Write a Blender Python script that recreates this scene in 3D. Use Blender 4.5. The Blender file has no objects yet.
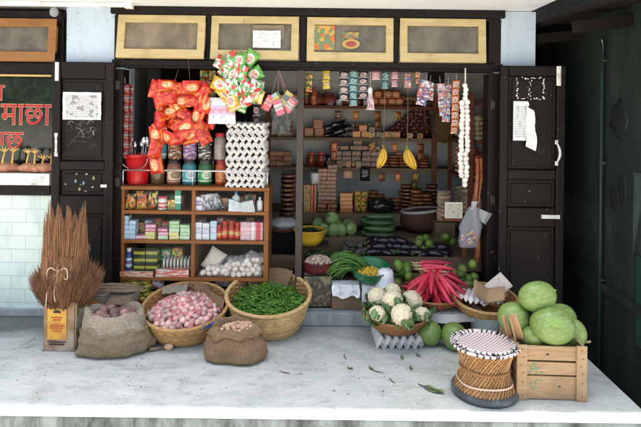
import bpy, math, random
from mathutils import Vector, Matrix, Euler, noise
R = random.Random(11)
PI = math.pi
S = bpy.context.scene
COL = S.collection
# ---------------------------------------------------------------- camera geometry (metres; facade plane y=0, paving z=0)
DIST, FOC, EYE, CU, CV, ROLL = 4.1, 560.0, 1.56, 320.5, 107.0, math.radians(0.7)
def W(u, v, y=0.0):
    a, b = u - CU, v - CV
    c, s = math.cos(ROLL), math.sin(ROLL)
    a, b = a*c + b*s, -a*s + b*c
    d = y + DIST
    return Vector((a/FOC*d, y, EYE - b/FOC*d))
def GR(u, v, z=0.0):
    a, b = u - CU, v - CV
    c, s = math.cos(ROLL), math.sin(ROLL)
    a, b = a*c + b*s, -a*s + b*c
    d = FOC*(EYE - z)/b
    return Vector((a/FOC*d, d - DIST, z))
def XU(u, v, y): return W(u, v, y).x
def hx(h):
    o = []
    for i in (0, 2, 4):
        c = int(h[i:i+2], 16)/255
        o.append(c/12.92 if c <= .04045 else ((c + .055)/1.055)**2.4)
    return tuple(o)
# ---------------------------------------------------------------- mesh builder
class MB:
    def __init__(s): s.v, s.f, s.mi, s.uv, s.sm = [], [], [], [], []
    def add(s, vs, fs, m=0, sm=False, uvs=None, M=None):
        o = len(s.v)
        if M is not None: vs = [M @ Vector(p) for p in vs]
        s.v += [tuple(p) for p in vs]
        for k, f in enumerate(fs):
            s.f.append([i + o for i in f]); s.mi.append(m); s.sm.append(sm); s.uv.append(uvs[k] if uvs else None)
        return s
    def box(s, c, sz, m=0, rot=None, taper=1.0):
        x, y, z = sz[0]/2, sz[1]/2, sz[2]/2; t = taper
        vs = [(-x*t, -y*t, -z), (x*t, -y*t, -z), (x*t, y*t, -z), (-x*t, y*t, -z), (-x, -y, z), (x, -y, z), (x, y, z), (-x, y, z)]
        fs = [(0, 3, 2, 1), (4, 5, 6, 7), (0, 1, 5, 4), (1, 2, 6, 5), (2, 3, 7, 6), (3, 0, 4, 7)]
        q = [(0, 0), (1, 0), (1, 1), (0, 1)]
        M = Matrix.Translation(c)
        if rot is not None: M = M @ Euler(rot).to_matrix().to_4x4()
        return s.add(vs, fs, m, False, [q]*6, M)
    def surf(s, fn, nu, nv, cu=False, m=0, sm=True, M=None, flip=False):
        n = nu if cu else nu + 1
        vs = [fn(i/nu, j/nv) for j in range(nv + 1) for i in range(n)]
        fs, uv = [], []
        for j in range(nv):
            for i in range(nu):
                a, b = j*n + i, j*n + (i + 1) % n
                f = (a, b, b + n, a + n); q = [(i/nu, j/nv), ((i+1)/nu, j/nv), ((i+1)/nu, (j+1)/nv), (i/nu, (j+1)/nv)]
                if flip: f, q = f[::-1], q[::-1]
                fs.append(f); uv.append(q)
        return s.add(vs, fs, m, sm, uv, M)
    def lathe(s, prof, seg=24, m=0, sm=True, M=None, wob=None, capb=False, capt=False):
        def fn(u, v):
            k = round(v*(len(prof) - 1)); r, z = prof[k]; a = u*2*PI
            if wob: r, z = wob(a, r, z, k)
            return (r*math.cos(a), r*math.sin(a), z)
        s.surf(fn, seg, len(prof) - 1, True, m, sm, M)
        o = len(s.v) - seg*len(prof)
        if capb: s.f.append([o + i for i in range(seg)][::-1]); s.mi.append(m); s.uv.append(None); s.sm.append(False)
        if capt:
            o = len(s.v) - seg; s.f.append([o + i for i in range(seg)]); s.mi.append(m); s.uv.append(None); s.sm.append(False)
        return s
    def tube(s, path, r, seg=6, m=0, closed=False, sm=True, M=None, flat=1.0):
        P = [Vector(p) for p in path]; n = len(P)
        rr = r if isinstance(r, (list, tuple)) else [r]*n
        vs, nrm = [], None
        for i in range(n):
            if closed: t = P[(i + 1) % n] - P[i - 1]
            else: t = P[min(i + 1, n - 1)] - P[max(i - 1, 0)]
            t = t.normalized() if t.length > 1e-9 else Vector((0, 0, 1))
            if nrm is None:
                a = Vector((0, 0, 1)) if abs(t.z) < .9 else Vector((0, 1, 0))
                nrm = (a - t*a.dot(t)).normalized()
            else:
                nrm = nrm - t*nrm.dot(t)
                nrm = nrm.normalized() if nrm.length > 1e-6 else t.orthogonal().normalized()
            bi = t.cross(nrm)
            for k in range(seg):
                a = 2*PI*k/seg
                vs.append(P[i] + (nrm*math.cos(a)*flat + bi*math.sin(a))*rr[i])
        fs, uv = [], []
        for i in range(n if closed else n - 1):
            for k in range(seg):
                a, b = i*seg + k, i*seg + (k + 1) % seg
                c, d = ((i + 1) % n)*seg + (k + 1) % seg, ((i + 1) % n)*seg + k
                fs.append((a, b, c, d)); uv.append([(i/n, k/seg), (i/n, (k+1)/seg), ((i+1)/n, (k+1)/seg), ((i+1)/n, k/seg)])
        if not closed:
            fs.append(tuple(range(seg))[::-1]); uv.append([(0, .5)]*seg)
            fs.append(tuple((n - 1)*seg + k for k in range(seg))); uv.append([(1, .5)]*seg)
        return s.add(vs, fs, m, sm, uv, M)
    def ell(s, c, r, nu=16, nv=10, m=0, rot=None, fn=None, M=None):
        T = Matrix.Translation(c)
        if rot is not None: T = T @ Euler(rot).to_matrix().to_4x4()
        if M is not None: T = M @ T
        def f(u, v):
            a, t = u*2*PI, (v - .5)*PI
            p = Vector((math.cos(a)*math.cos(t), math.sin(a)*math.cos(t), math.sin(t)))
            k = fn(p) if fn else 1.0
            return (p.x*r[0]*k, p.y*r[1]*k, p.z*r[2]*k)
        return s.surf(f, nu, nv, True, m, True, T)
    def build(s, name, mats, parent=None, loc=(0, 0, 0), rot=(0, 0, 0), bev=0, solid=0, sub=0):
        me = bpy.data.meshes.new(name)
        me.from_pydata(s.v, [], s.f)
        me.polygons.foreach_set('material_index', s.mi)
        me.polygons.foreach_set('use_smooth', s.sm)
        if any(u is not None for u in s.uv):
            L = me.uv_layers.new(name='UVMap').data
            for p, q in zip(me.polygons, s.uv):
                if q is not None:
                    for k, li in enumerate(p.loop_indices): L[li].uv = q[k]
        for m in (mats if isinstance(mats, (list, tuple)) else [mats]): me.materials.append(m)
        me.update()
        o = bpy.data.objects.new(name, me); COL.objects.link(o)
        o.location = loc; o.rotation_euler = rot
        if parent is not None: o.parent = parent
        if solid:
            k = o.modifiers.new('Solidify', 'SOLIDIFY'); k.thickness = solid; k.offset = 0
        if sub:
            k = o.modifiers.new('Subdivision', 'SUBSURF'); k.levels = k.render_levels = sub
        if bev:
            k = o.modifiers.new('Bevel', 'BEVEL'); k.width = bev; k.segments = 2; k.limit_method = 'ANGLE'
        return o
def tag(o, label=None, cat=None, group=None, kind=None):
    if label: o['label'] = label
    if cat: o['category'] = cat
    if group: o['group'] = group
    if kind: o['kind'] = kind
    return o
def thing(name, label, cat, loc=(0, 0, 0), rot=(0, 0, 0), group=None):
    o = bpy.data.objects.new(name, None); COL.objects.link(o)
    o.location = loc; o.rotation_euler = rot; o.empty_display_size = .05
    return tag(o, label, cat, group)
def dup(o, loc=None, rot=None, label=None, group=None, scale=None, parent=None):
    c = o.copy(); COL.objects.link(c)
    if parent is not None: c.parent = parent
    if loc is not None: c.location = loc
    if rot is not None: c.rotation_euler = rot
    if scale is not None: c.scale = scale if isinstance(scale, (list, tuple)) else (scale,)*3
    if label: c['label'] = label
    if group: c['group'] = group
    for ch in list(o.children): dup(ch, parent=c)
    return c
ORD = ['first', 'second', 'third', 'fourth', 'fifth', 'sixth', 'seventh', 'eighth', 'ninth', 'tenth', 'eleventh', 'twelfth', 'thirteenth', 'fourteenth', 'fifteenth', 'sixteenth', 'seventeenth', 'eighteenth', 'nineteenth', 'twentieth']
# ---------------------------------------------------------------- materials
def nmat(name):
    m = bpy.data.materials.new(name); m.use_nodes = True
    return m, m.node_tree, m.node_tree.nodes['Principled BSDF']
def nd(nt, t, **kw):
    n = nt.nodes.new(t)
    for k, v in kw.items(): setattr(n, k, v)
    return n
def put(nt, sock, v):
    if isinstance(v, bpy.types.NodeSocket): nt.links.new(v, sock)
    elif isinstance(v, (tuple, list)) and len(v) == 3 and sock.type == 'RGBA': sock.default_value = (*v, 1)
    else: sock.default_value = v
def ma(nt, op, a, b=0.0, clamp=False):
    n = nd(nt, 'ShaderNodeMath', operation=op, use_clamp=clamp); put(nt, n.inputs[0], a); put(nt, n.inputs[1], b); return n.outputs[0]
def mix(nt, f, a, b, bt='MIX'):
    n = nd(nt, 'ShaderNodeMixRGB', blend_type=bt); put(nt, n.inputs[0], f); put(nt, n.inputs[1], a); put(nt, n.inputs[2], b); return n.outputs[0]
def ramp(nt, f, lo, hi):
    n = nd(nt, 'ShaderNodeMapRange'); put(nt, n.inputs[0], f); n.inputs[1].default_value = lo; n.inputs[2].default_value = hi; return n.outputs[0]
def coord(nt, kind='Object', scale=(1, 1, 1), rot=(0, 0, 0)):
    t = nd(nt, 'ShaderNodeTexCoord'); mp = nd(nt, 'ShaderNodeMapping')
    mp.inputs['Scale'].default_value = scale; mp.inputs['Rotation'].default_value = rot
    nt.links.new(t.outputs[kind], mp.inputs[0]); return mp.outputs[0]
def noi(nt, vec, sc, det=4, rough=.6, dist=0.0):
    n = nd(nt, 'ShaderNodeTexNoise'); nt.links.new(vec, n.inputs['Vector'])
    n.inputs['Scale'].default_value = sc; n.inputs['Detail'].default_value = det; n.inputs['Roughness'].default_value = rough; n.inputs['Distortion'].default_value = dist
    return n.outputs[0]
def bumpn(nt, b, h, st=.3, d=.01):
    n = nd(nt, 'ShaderNodeBump'); n.inputs['Strength'].default_value = st; n.inputs['Distance'].default_value = d
    put(nt, n.inputs['Height'], h); nt.links.new(n.outputs[0], b.inputs['Normal'])
def scl(c, k): return tuple(min(1, max(0, x*k)) for x in c)
def basic(name, c, rough=.7, var=.2, sc=6, bump=0., bsc=60, metal=0, c2=None, amt=(.45, .65), c2sc=3, rand=0, island=0, st=(1, 1, 1), spec=.5, coat=0, bd=.004, kind='Object'):
    m, nt, b = nmat(name)
    vec = coord(nt, kind, st)
    if rand:
        oi = nd(nt, 'ShaderNodeObjectInfo'); a = nd(nt, 'ShaderNodeVectorMath', operation='ADD')
        cx = nd(nt, 'ShaderNodeCombineXYZ'); put(nt, cx.inputs[0], ma(nt, 'MULTIPLY', oi.outputs['Random'], 37.0)); put(nt, cx.inputs[1], ma(nt, 'MULTIPLY', oi.outputs['Random'], 11.0))
        nt.links.new(vec, a.inputs[0]); nt.links.new(cx.outputs[0], a.inputs[1]); vec = a.outputs[0]
    col = mix(nt, noi(nt, vec, sc), scl(c, 1 - var), scl(c, 1 + var))
    if c2 is not None:
        col = mix(nt, ramp(nt, noi(nt, vec, c2sc, 5), *amt), col, c2)
    for src, k in ((('ShaderNodeObjectInfo', 'Random'), rand), (('ShaderNodeNewGeometry', 'Random Per Island'), island)):
        if k:
            o = nd(nt, src[0]).outputs[src[1]]
            hs = nd(nt, 'ShaderNodeHueSaturation'); put(nt, hs.inputs['Color'], col)
            put(nt, hs.inputs['Value'], ma(nt, 'ADD', ma(nt, 'MULTIPLY', o, 2*k), 1 - k))
            put(nt, hs.inputs['Hue'], ma(nt, 'ADD', ma(nt, 'MULTIPLY', ma(nt, 'FRACT', ma(nt, 'MULTIPLY', o, 7.3)), .05*k), .5 - .025*k))
            col = hs.outputs[0]
    put(nt, b.inputs['Base Color'], col)
    b.inputs['Roughness'].default_value = rough; b.inputs['Metallic'].default_value = metal
    b.inputs['Specular IOR Level'].default_value = spec; b.inputs['Coat Weight'].default_value = coat
    if bump: bumpn(nt, b, noi(nt, vec, bsc, 3), bump, bd)
    return m
def packmat(name, base, c2=(.8, .8, .75), c3=(.5, .05, .03), style='oval', rough=.28, rand=0, scale=(1, 1), island=0):
    """printed packaging drawn in the face's own UVs"""
    m, nt, b = nmat(name)
    tc = nd(nt, 'ShaderNodeTexCoord'); sp = nd(nt, 'ShaderNodeSeparateXYZ'); nt.links.new(tc.outputs['UV'], sp.inputs[0])
    u = ma(nt, 'FRACT', ma(nt, 'MULTIPLY', sp.outputs[0], scale[0])); v = ma(nt, 'FRACT', ma(nt, 'MULTIPLY', sp.outputs[1], scale[1]))
    cx = nd(nt, 'ShaderNodeCombineXYZ'); put(nt, cx.inputs[0], sp.outputs[0]); put(nt, cx.inputs[1], sp.outputs[1])
    oi = nd(nt, 'ShaderNodeObjectInfo'); put(nt, cx.inputs[2], ma(nt, 'MULTIPLY', oi.outputs['Random'], 9.0))
    n1 = noi(nt, cx.outputs[0], 5, 2); n2 = noi(nt, cx.outputs[0], 14*max(scale), 2)
    col = mix(nt, ma(nt, 'GREATER_THAN', n1, .6), base, scl(base, .55))
    def ell(cu, cv, a, bb):
        x = ma(nt, 'DIVIDE', ma(nt, 'SUBTRACT', u, cu), a); y = ma(nt, 'DIVIDE', ma(nt, 'SUBTRACT', v, cv), bb)
        return ma(nt, 'LESS_THAN', ma(nt, 'ADD', ma(nt, 'MULTIPLY', x, x), ma(nt, 'MULTIPLY', y, y)), 1.0)
    def band(lo, hi, s): return ma(nt, 'MULTIPLY', ma(nt, 'GREATER_THAN', s, lo), ma(nt, 'LESS_THAN', s, hi))
    if style == 'oval':
        col = mix(nt, ell(.5, .55, .36, .3), col, c2)
        col = mix(nt, ma(nt, 'MULTIPLY', ell(.5, .55, .3, .2), ma(nt, 'GREATER_THAN', n2, .5)), col, c3)
        col = mix(nt, band(.06, .15, v), col, c2)
    elif style == 'band':
        col = mix(nt, band(.34, .72, v), col, c2)
        col = mix(nt, ma(nt, 'MULTIPLY', band(.42, .62, v), ma(nt, 'GREATER_THAN', n2, .5)), col, c3)
    elif style == 'blotch':
        vo = nd(nt, 'ShaderNodeTexVoronoi'); nt.links.new(cx.outputs[0], vo.inputs[0]); vo.inputs['Scale'].default_value = 5*max(scale)
        sp2 = nd(nt, 'ShaderNodeSeparateColor'); nt.links.new(vo.outputs['Color'], sp2.inputs[0])
        col = mix(nt, ma(nt, 'GREATER_THAN', sp2.outputs[0], .55), col, c2)
        col = mix(nt, ma(nt, 'GREATER_THAN', sp2.outputs[1], .68), col, c3)
    elif style == 'stripe':
        col = mix(nt, band(.5, .62, u), col, c2); col = mix(nt, band(.7, .9, u), col, c3)
        col = mix(nt, ma(nt, 'MULTIPLY', band(.08, .42, u), ma(nt, 'GREATER_THAN', n2, .55)), col, c2)
    if rand or island:
        o = oi.outputs['Random'] if rand else nd(nt, 'ShaderNodeNewGeometry').outputs['Random Per Island']
        k = rand or island
        hs = nd(nt, 'ShaderNodeHueSaturation'); put(nt, hs.inputs['Color'], col); put(nt, hs.inputs['Value'], ma(nt, 'ADD', ma(nt, 'MULTIPLY', o, 2*k), 1 - k)); col = hs.outputs[0]
    put(nt, b.inputs['Base Color'], col); b.inputs['Roughness'].default_value = rough
    if rough <= .25:
        ov = coord(nt, 'Object'); vo2 = nd(nt, 'ShaderNodeTexVoronoi', feature='F1'); nt.links.new(ov, vo2.inputs[0]); vo2.inputs['Scale'].default_value = 42
        bumpn(nt, b, ma(nt, 'ADD', vo2.outputs[0], noi(nt, ov, 30, 3)), .75, .012); b.inputs['Coat Weight'].default_value = .4; b.inputs['Coat Roughness'].default_value = .12
    return m
def woodmat(name, c, dark=None, rough=.6, axis=0, sc=30, bump=.25, rand=0.0, scratch=None):
    m, nt, b = nmat(name)
    st = [sc, sc, sc]; st[axis] = sc*.06
    vec = coord(nt, 'Object', tuple(st))
    if rand:
        oi = nd(nt, 'ShaderNodeNewGeometry'); a = nd(nt, 'ShaderNodeVectorMath', operation='ADD')
        cx = nd(nt, 'ShaderNodeCombineXYZ'); put(nt, cx.inputs[0], ma(nt, 'MULTIPLY', oi.outputs['Random Per Island'], 50.0)); put(nt, cx.inputs[2], ma(nt, 'MULTIPLY', oi.outputs['Random Per Island'], 31.0))
        nt.links.new(vec, a.inputs[0]); nt.links.new(cx.outputs[0], a.inputs[1]); vec = a.outputs[0]
    n = noi(nt, vec, 1, 6, .65, 1.2)
    col = mix(nt, n, dark or scl(c, .5), scl(c, 1.35))
    v2 = coord(nt, 'Object'); n2 = noi(nt, v2, 4, 5)
    col = mix(nt, ramp(nt, n2, .5, .75), col, scl(c, .6))
    if rand:
        hs = nd(nt, 'ShaderNodeHueSaturation'); put(nt, hs.inputs['Color'], col); put(nt, hs.inputs['Value'], ma(nt, 'ADD', ma(nt, 'MULTIPLY', oi.outputs['Random Per Island'], 2*rand), 1 - rand)); col = hs.outputs[0]
    if scratch:
        s = noi(nt, coord(nt, 'Object', (55, 55, 9)), 1, 6, .7)
        col = mix(nt, ramp(nt, s, .66, .74), col, scratch); s2 = noi(nt, coord(nt, 'Object'), 7, 8, .78); col = mix(nt, ma(nt, 'MULTIPLY', ramp(nt, s2, .58, .72), .55), col, scl(scratch, .6)); col = mix(nt, ramp(nt, noi(nt, coord(nt, 'Object'), 38, 3), .7, .73), col, scl(scratch, 2.2))
    put(nt, b.inputs['Base Color'], col); b.inputs['Roughness'].default_value = rough; b.inputs['Specular IOR Level'].default_value = .2
    bumpn(nt, b, n, bump, .002)
    return m
def plaster(name, c, rough=.85, dirt=(.2, .2, .19), amt=(.55, .8), bump=.3, sc=2.5):
    m, nt, b = nmat(name)
    vec = coord(nt, 'Object'); n = noi(nt, vec, sc, 8, .65)
    col = mix(nt, n, scl(c, .88), scl(c, 1.1))
    col = mix(nt, ramp(nt, noi(nt, coord(nt, 'Object', (2.2, 2.2, .7)), 2.2, 8, .7), *amt), col, dirt)
    col = mix(nt, ramp(nt, noi(nt, vec, 50, 2), .66, .72), col, scl(c, .55))
    put(nt, b.inputs['Base Color'], col); b.inputs['Roughness'].default_value = rough; b.inputs['Specular IOR Level'].default_value = .3
    bumpn(nt, b, noi(nt, vec, 35, 6), bump, .004)
    return m
def glassmat(name, tint=(.9, .95, .95), refl=1.0, dust=.04, dustc=(.5, .5, .45)):
    m, nt, b = nmat(name)
    tr = nd(nt, 'ShaderNodeBsdfTransparent'); tr.inputs[0].default_value = (*tint, 1)
    gl = nd(nt, 'ShaderNodeBsdfGlossy'); gl.inputs['Roughness'].default_value = .03
    fr = nd(nt, 'ShaderNodeFresnel'); fr.inputs[0].default_value = 1.45
    mx = nd(nt, 'ShaderNodeMixShader'); put(nt, mx.inputs[0], ma(nt, 'MULTIPLY', fr.outputs[0], refl)); nt.links.new(tr.outputs[0], mx.inputs[1]); nt.links.new(gl.outputs[0], mx.inputs[2])
    df = nd(nt, 'ShaderNodeBsdfDiffuse'); df.inputs[0].default_value = (*dustc, 1)
    m2 = nd(nt, 'ShaderNodeMixShader'); put(nt, m2.inputs[0], ma(nt, 'MULTIPLY', ramp(nt, noi(nt, coord(nt, 'Object'), 4, 6), .25, .75), 2*dust)); nt.links.new(mx.outputs[0], m2.inputs[1]); nt.links.new(df.outputs[0], m2.inputs[2])
    nt.links.new(m2.outputs[0], nt.nodes['Material Output'].inputs[0])
    return m
def clearbag(name, tint=(.85, .9, .92), film=.3, c=(.75, .8, .82)):
    m, nt, b = nmat(name)
    tr = nd(nt, 'ShaderNodeBsdfTransparent'); tr.inputs[0].default_value = (*tint, 1)
    b.inputs['Base Color'].default_value = (*c, 1); b.inputs['Roughness'].default_value = .2
    mx = nd(nt, 'ShaderNodeMixShader'); mx.inputs[0].default_value = film
    nt.links.new(tr.outputs[0], mx.inputs[1]); nt.links.new(b.outputs[0], mx.inputs[2]); nt.links.new(mx.outputs[0], nt.nodes['Material Output'].inputs[0])
    return m
def burlap(name, c):
    m, nt, b = nmat(name)
    vec = coord(nt, 'Object')
    w1 = nd(nt, 'ShaderNodeTexWave', bands_direction='X'); w2 = nd(nt, 'ShaderNodeTexWave', bands_direction='Z')
    for w in (w1, w2):
        nt.links.new(vec, w.inputs[0]); w.inputs['Scale'].default_value = 48; w.inputs['Distortion'].default_value = 1.5; w.inputs['Detail'].default_value = 2; w.inputs['Detail Scale'].default_value = .4
    h = ma(nt, 'MAXIMUM', w1.outputs[1], w2.outputs[1])
    n = noi(nt, vec, 9, 7, .75); g = noi(nt, vec, 130, 2); cr = noi(nt, coord(nt, 'Object', (1, 1, .45)), 26, 5, .6, .8)
    col = mix(nt, n, scl(c, .6), scl(c, 1.3)); col = mix(nt, ma(nt, 'MULTIPLY', ma(nt, 'SUBTRACT', 1.0, h), .75), col, scl(c, .3)); col = mix(nt, ma(nt, 'MULTIPLY', ramp(nt, g, .45, .7), .5), col, scl(c, 1.7))
    put(nt, b.inputs['Base Color'], col); b.inputs['Roughness'].default_value = .95; b.inputs['Specular IOR Level'].default_value = .1
    bumpn(nt, b, ma(nt, 'ADD', ma(nt, 'MULTIPLY', cr, 4.0), h), .75, .006)
    return m
# ================================================================ materials of the place
M = {}
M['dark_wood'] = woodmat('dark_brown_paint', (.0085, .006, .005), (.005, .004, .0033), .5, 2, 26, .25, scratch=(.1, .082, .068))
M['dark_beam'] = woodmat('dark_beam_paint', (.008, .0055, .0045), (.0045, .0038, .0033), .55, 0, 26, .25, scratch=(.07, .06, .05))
M['cream_wood'] = woodmat('cream_window_paint', (.5, .41, .22), (.3, .23, .11), .55, 0, 60, .25)
M['tan_wood'] = woodmat('varnished_window_wood', (.27, .13, .045), (.18, .08, .03), .5, 0, 24, .2)
M['cabinet_wood'] = woodmat('cabinet_wood', (.27, .105, .032), (.13, .045, .015), .4, 0, 80, .2)
M['shelf_wood'] = woodmat('old_shelf_wood', (.2, .14, .085), (.08, .055, .035), .7, 0, 60, .3)
M['red_shelf'] = woodmat('reddish_shelf_wood', (.15, .05, .025), (.08, .03, .015), .6, 0, 22, .3)
M['crate_wood'] = woodmat('raw_crate_pine', (.46, .32, .185), (.2, .12, .062), .85, 0, 75, .7, .25)
M['blue_wall'] = plaster('pale_blue_paint', (.46, .57, .66), .8, (.33, .37, .4), (.55, .8), .3)
M['white_wall'] = plaster('whitewash', (.8, .83, .86), .85, (.6, .62, .63), (.62, .9), .15)
M['inner_wall'] = plaster('grey_blue_distemper', (.44, .46, .44), .9, (.16, .18, .18), (.55, .8), .2)
M['concrete'] = None
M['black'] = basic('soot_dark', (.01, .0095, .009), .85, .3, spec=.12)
M['steel'] = basic('dull_steel', (.06, .048, .038), .6, .35, 12, metal=.2, c2=(.06, .04, .03), c2sc=9)
M['chrome'] = basic('bright_steel', (.7, .7, .7), .25, .1, metal=.9)
M['white_paint'] = basic('white_enamel', (.75, .75, .72), .5, .1, c2=(.35, .32, .28), c2sc=12, amt=(.55, .7))
M['paper'] = basic('white_paper', (.72, .73, .7), .85, .06, bump=.2, bsc=25)
M['dust_glass'] = glassmat('dusty_glass', (.8, .78, .7), 1.0, .5, (.3, .25, .185))
M['film_glass'] = glassmat('dusty_glass_grey', (.5, .5, .46), 1.0, .45, (.24, .22, .175))
M['clear_glass'] = glassmat('cabinet_glass', (.97, .99, .985), .12, .0005)

def floor_mat():
    m, nt, b = nmat('worn_grey_cement')
    vec = coord(nt, 'Object')
    n1 = noi(nt, vec, 1.3, 8, .62); n2 = noi(nt, coord(nt, 'Object', (1.6, 3.2, 1)), 2.4, 9, .68); n3 = noi(nt, vec, 70, 4, .7)
    col = mix(nt, n1, (.45, .485, .46), (.64, .675, .64))
    col = mix(nt, ramp(nt, n2, .46, .76), col, (.39, .43, .4))
    n5 = noi(nt, coord(nt, 'Object', (1.0, 1.9, 1)), 4.5, 11, .76)
    col = mix(nt, ma(nt, 'MULTIPLY', ramp(nt, n5, .5, .62), .6), col, (.26, .285, .265)); n7 = noi(nt, coord(nt, 'Object', (.8, 1.7, 1)), 7, 11, .8); col = mix(nt, ma(nt, 'MULTIPLY', ramp(nt, n7, .57, .67), .85), col, (.2, .21, .195)); n8 = noi(nt, vec, 26, 6, .8); col = mix(nt, ma(nt, 'MULTIPLY', ramp(nt, n8, .54, .68), .5), col, (.27, .28, .26)); n9 = noi(nt, vec, 110, 3, .7); col = mix(nt, ma(nt, 'MULTIPLY', ramp(nt, n9, .62, .7), .6), col, (.13, .13, .12))
    n6 = noi(nt, coord(nt, 'Object', (.9, 1.5, 1)), 3.5, 10, .76)
    col = mix(nt, ma(nt, 'MULTIPLY', ramp(nt, n6, .54, .74), .35), col, (.74, .78, .72))
    col = mix(nt, ma(nt, 'MULTIPLY', n3, .45), col, (.2, .23, .23))
    # long darker patch by the tiled wall
    sp = nd(nt, 'ShaderNodeSeparateXYZ'); nt.links.new(vec, sp.inputs[0])
    dx = ma(nt, 'DIVIDE', ma(nt, 'ADD', sp.outputs[0], 2.4), 1.0); dy = ma(nt, 'DIVIDE', ma(nt, 'ADD', sp.outputs[1], .02), .36)
    rr = ma(nt, 'ADD', ma(nt, 'ADD', ma(nt, 'MULTIPLY', dx, dx), ma(nt, 'MULTIPLY', dy, dy)), ma(nt, 'MULTIPLY', ma(nt, 'SUBTRACT', n2, .5), 2.2))
    col = mix(nt, ma(nt, 'SUBTRACT', 1.0, ramp(nt, rr, .35, 1.15)), col, (.1, .12, .11))
    vo = nd(nt, 'ShaderNodeTexVoronoi', feature='DISTANCE_TO_EDGE'); vo.inputs['Scale'].default_value = .75
    wv = nd(nt, 'ShaderNodeVectorMath', operation='ADD'); nt.links.new(vec, wv.inputs[0])
    cx = nd(nt, 'ShaderNodeCombineXYZ'); put(nt, cx.inputs[0], ma(nt, 'MULTIPLY', n2, .5)); put(nt, cx.inputs[1], ma(nt, 'MULTIPLY', n1, .7)); nt.links.new(cx.outputs[0], wv.inputs[1]); nt.links.new(wv.outputs[0], vo.inputs[0])
    cr = ma(nt, 'MULTIPLY', ma(nt, 'LESS_THAN', vo.outputs[0], .0016), ramp(nt, n1, .45, .6))
    col = mix(nt, ma(nt, 'MULTIPLY', cr, .55), col, (.1, .11, .11))
    front_shade = ramp(nt, ma(nt, 'ADD', sp.outputs[1], ma(nt, 'MULTIPLY', n1, .5)), -.15, .28); col = mix(nt, ma(nt, 'MULTIPLY', front_shade, .7), col, (.18, .185, .165))  # shade towards the shop front, painted into the cement colour
    put(nt, b.inputs['Base Color'], col)
    put(nt, b.inputs['Roughness'], ma(nt, 'ADD', ma(nt, 'MULTIPLY', n2, .35), .55))
    bumpn(nt, b, ma(nt, 'ADD', ma(nt, 'ADD', n3, ma(nt, 'MULTIPLY', n2, 1.5)), ma(nt, 'MULTIPLY', cr, -1.0)), .35, .004)
    return m
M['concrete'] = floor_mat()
M['step_cement'] = plaster('step_cement', (.36, .4, .4), .85, (.15, .16, .155), (.45, .75), .4)
M['nosing'] = plaster('pale_cement_edge', (.8, .84, .83), .8, (.5, .53, .52), (.6, .85), .3)
M['mossy'] = plaster('mossy_cement', (.3, .35, .34), .9, (.06, .075, .06), (.42, .62), .6, 6)

# ================================================================ setting
def st(name, mb, mat, **k): return tag(mb.build(name, mat, **k), kind='structure')
b = MB(); b.box((0, 0, -.55), (120, 120, .1)); st('ground', b, plaster('street_cement', (.46, .42, .36), .9, (.33, .31, .28), (.5, .8), .3))
PX = 1.70                                        # right edge of the paving
b = MB()
def edge_jit(i): return .012*noise.noise((i*.7, 3.1, 0))
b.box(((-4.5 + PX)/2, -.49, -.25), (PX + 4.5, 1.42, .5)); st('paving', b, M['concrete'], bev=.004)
b = MB(); b.box(((-4.5 + PX)/2, -1.262, -.25), (PX + 4.5 - .004, .125, .499)) if False else b.box(((-4.5 + PX)/2, -1.236, -.012), (PX + 4.5 - .004, .075, .023)); st('kerb', b, M['nosing'], bev=.02)
b = MB(); b.box(((-4.5 + PX)/2, -1.232, -.28), (PX + 4.49, .06, .51)); st('kerb_face', b, M['mossy'], bev=.008)

# ---------------------------------------------------------------- the shop
XL, XR = XU(122, 190, 0), XU(487, 190, 0)        # clear opening
ZT = 1.83
shop = thing('grocery_shop', 'whitewashed street shop with dark brown timber front, cream top windows and folded back door leaves', 'shop')
b = MB()
b.box((XU(95, 150, 0) - .01, .13, 1.13), (.42, .25, 2.29)); b.build('wall', M['blue_wall'], shop)
b = MB(); b.box((1.42, .13, 1.13), (.30, .25, 2.29)); b.build('wall', M['blue_wall'], shop)
b = MB(); b.box((-1.46, .95, 3.76), (6.06, 1.9, 2.68)); b.build('upper_wall', M['blue_wall'], shop)  # unseen upper storey, its height set so the shadow edge meets the kerb
b = MB(); b.box((-1.4725, -.11, 2.362), (6.035, .72, .165)); b.build('balcony_slab', M['white_wall'], shop, bev=.01)
b = MB(); b.box(((XL + XR)/2 + .01, .05, 2.252), (XR - XL + .2, .16, .06)); b.box(((XL + XR)/2 + .01, .02, 2.215), (XR - XL + .14, .05, .025)); b.build('head_beam', M['dark_beam'], shop, bev=.004)
b = MB()
for x_, w_ in ((XL - .035, .07), (XR + .045, .09)):
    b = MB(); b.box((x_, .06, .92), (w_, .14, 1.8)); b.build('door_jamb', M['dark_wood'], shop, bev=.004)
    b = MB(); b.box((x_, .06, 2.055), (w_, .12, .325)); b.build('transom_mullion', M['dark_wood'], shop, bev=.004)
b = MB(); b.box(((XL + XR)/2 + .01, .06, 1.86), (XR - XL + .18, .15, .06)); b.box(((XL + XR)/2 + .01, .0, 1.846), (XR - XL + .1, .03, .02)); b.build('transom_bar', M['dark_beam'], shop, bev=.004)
for u in (209, 303, 396):
    b = MB(); b.box((XU(u, 40, 0), .06, 2.055), (.045, .12, .325)); b.build('transom_mullion', M['dark_wood'], shop, bev=.004)
b = MB(); b.box((XU(299.5, 180, .05), .06, .965), (.05, .06, 1.73)); b.build('middle_post', M['steel'], shop, bev=.003)
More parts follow.
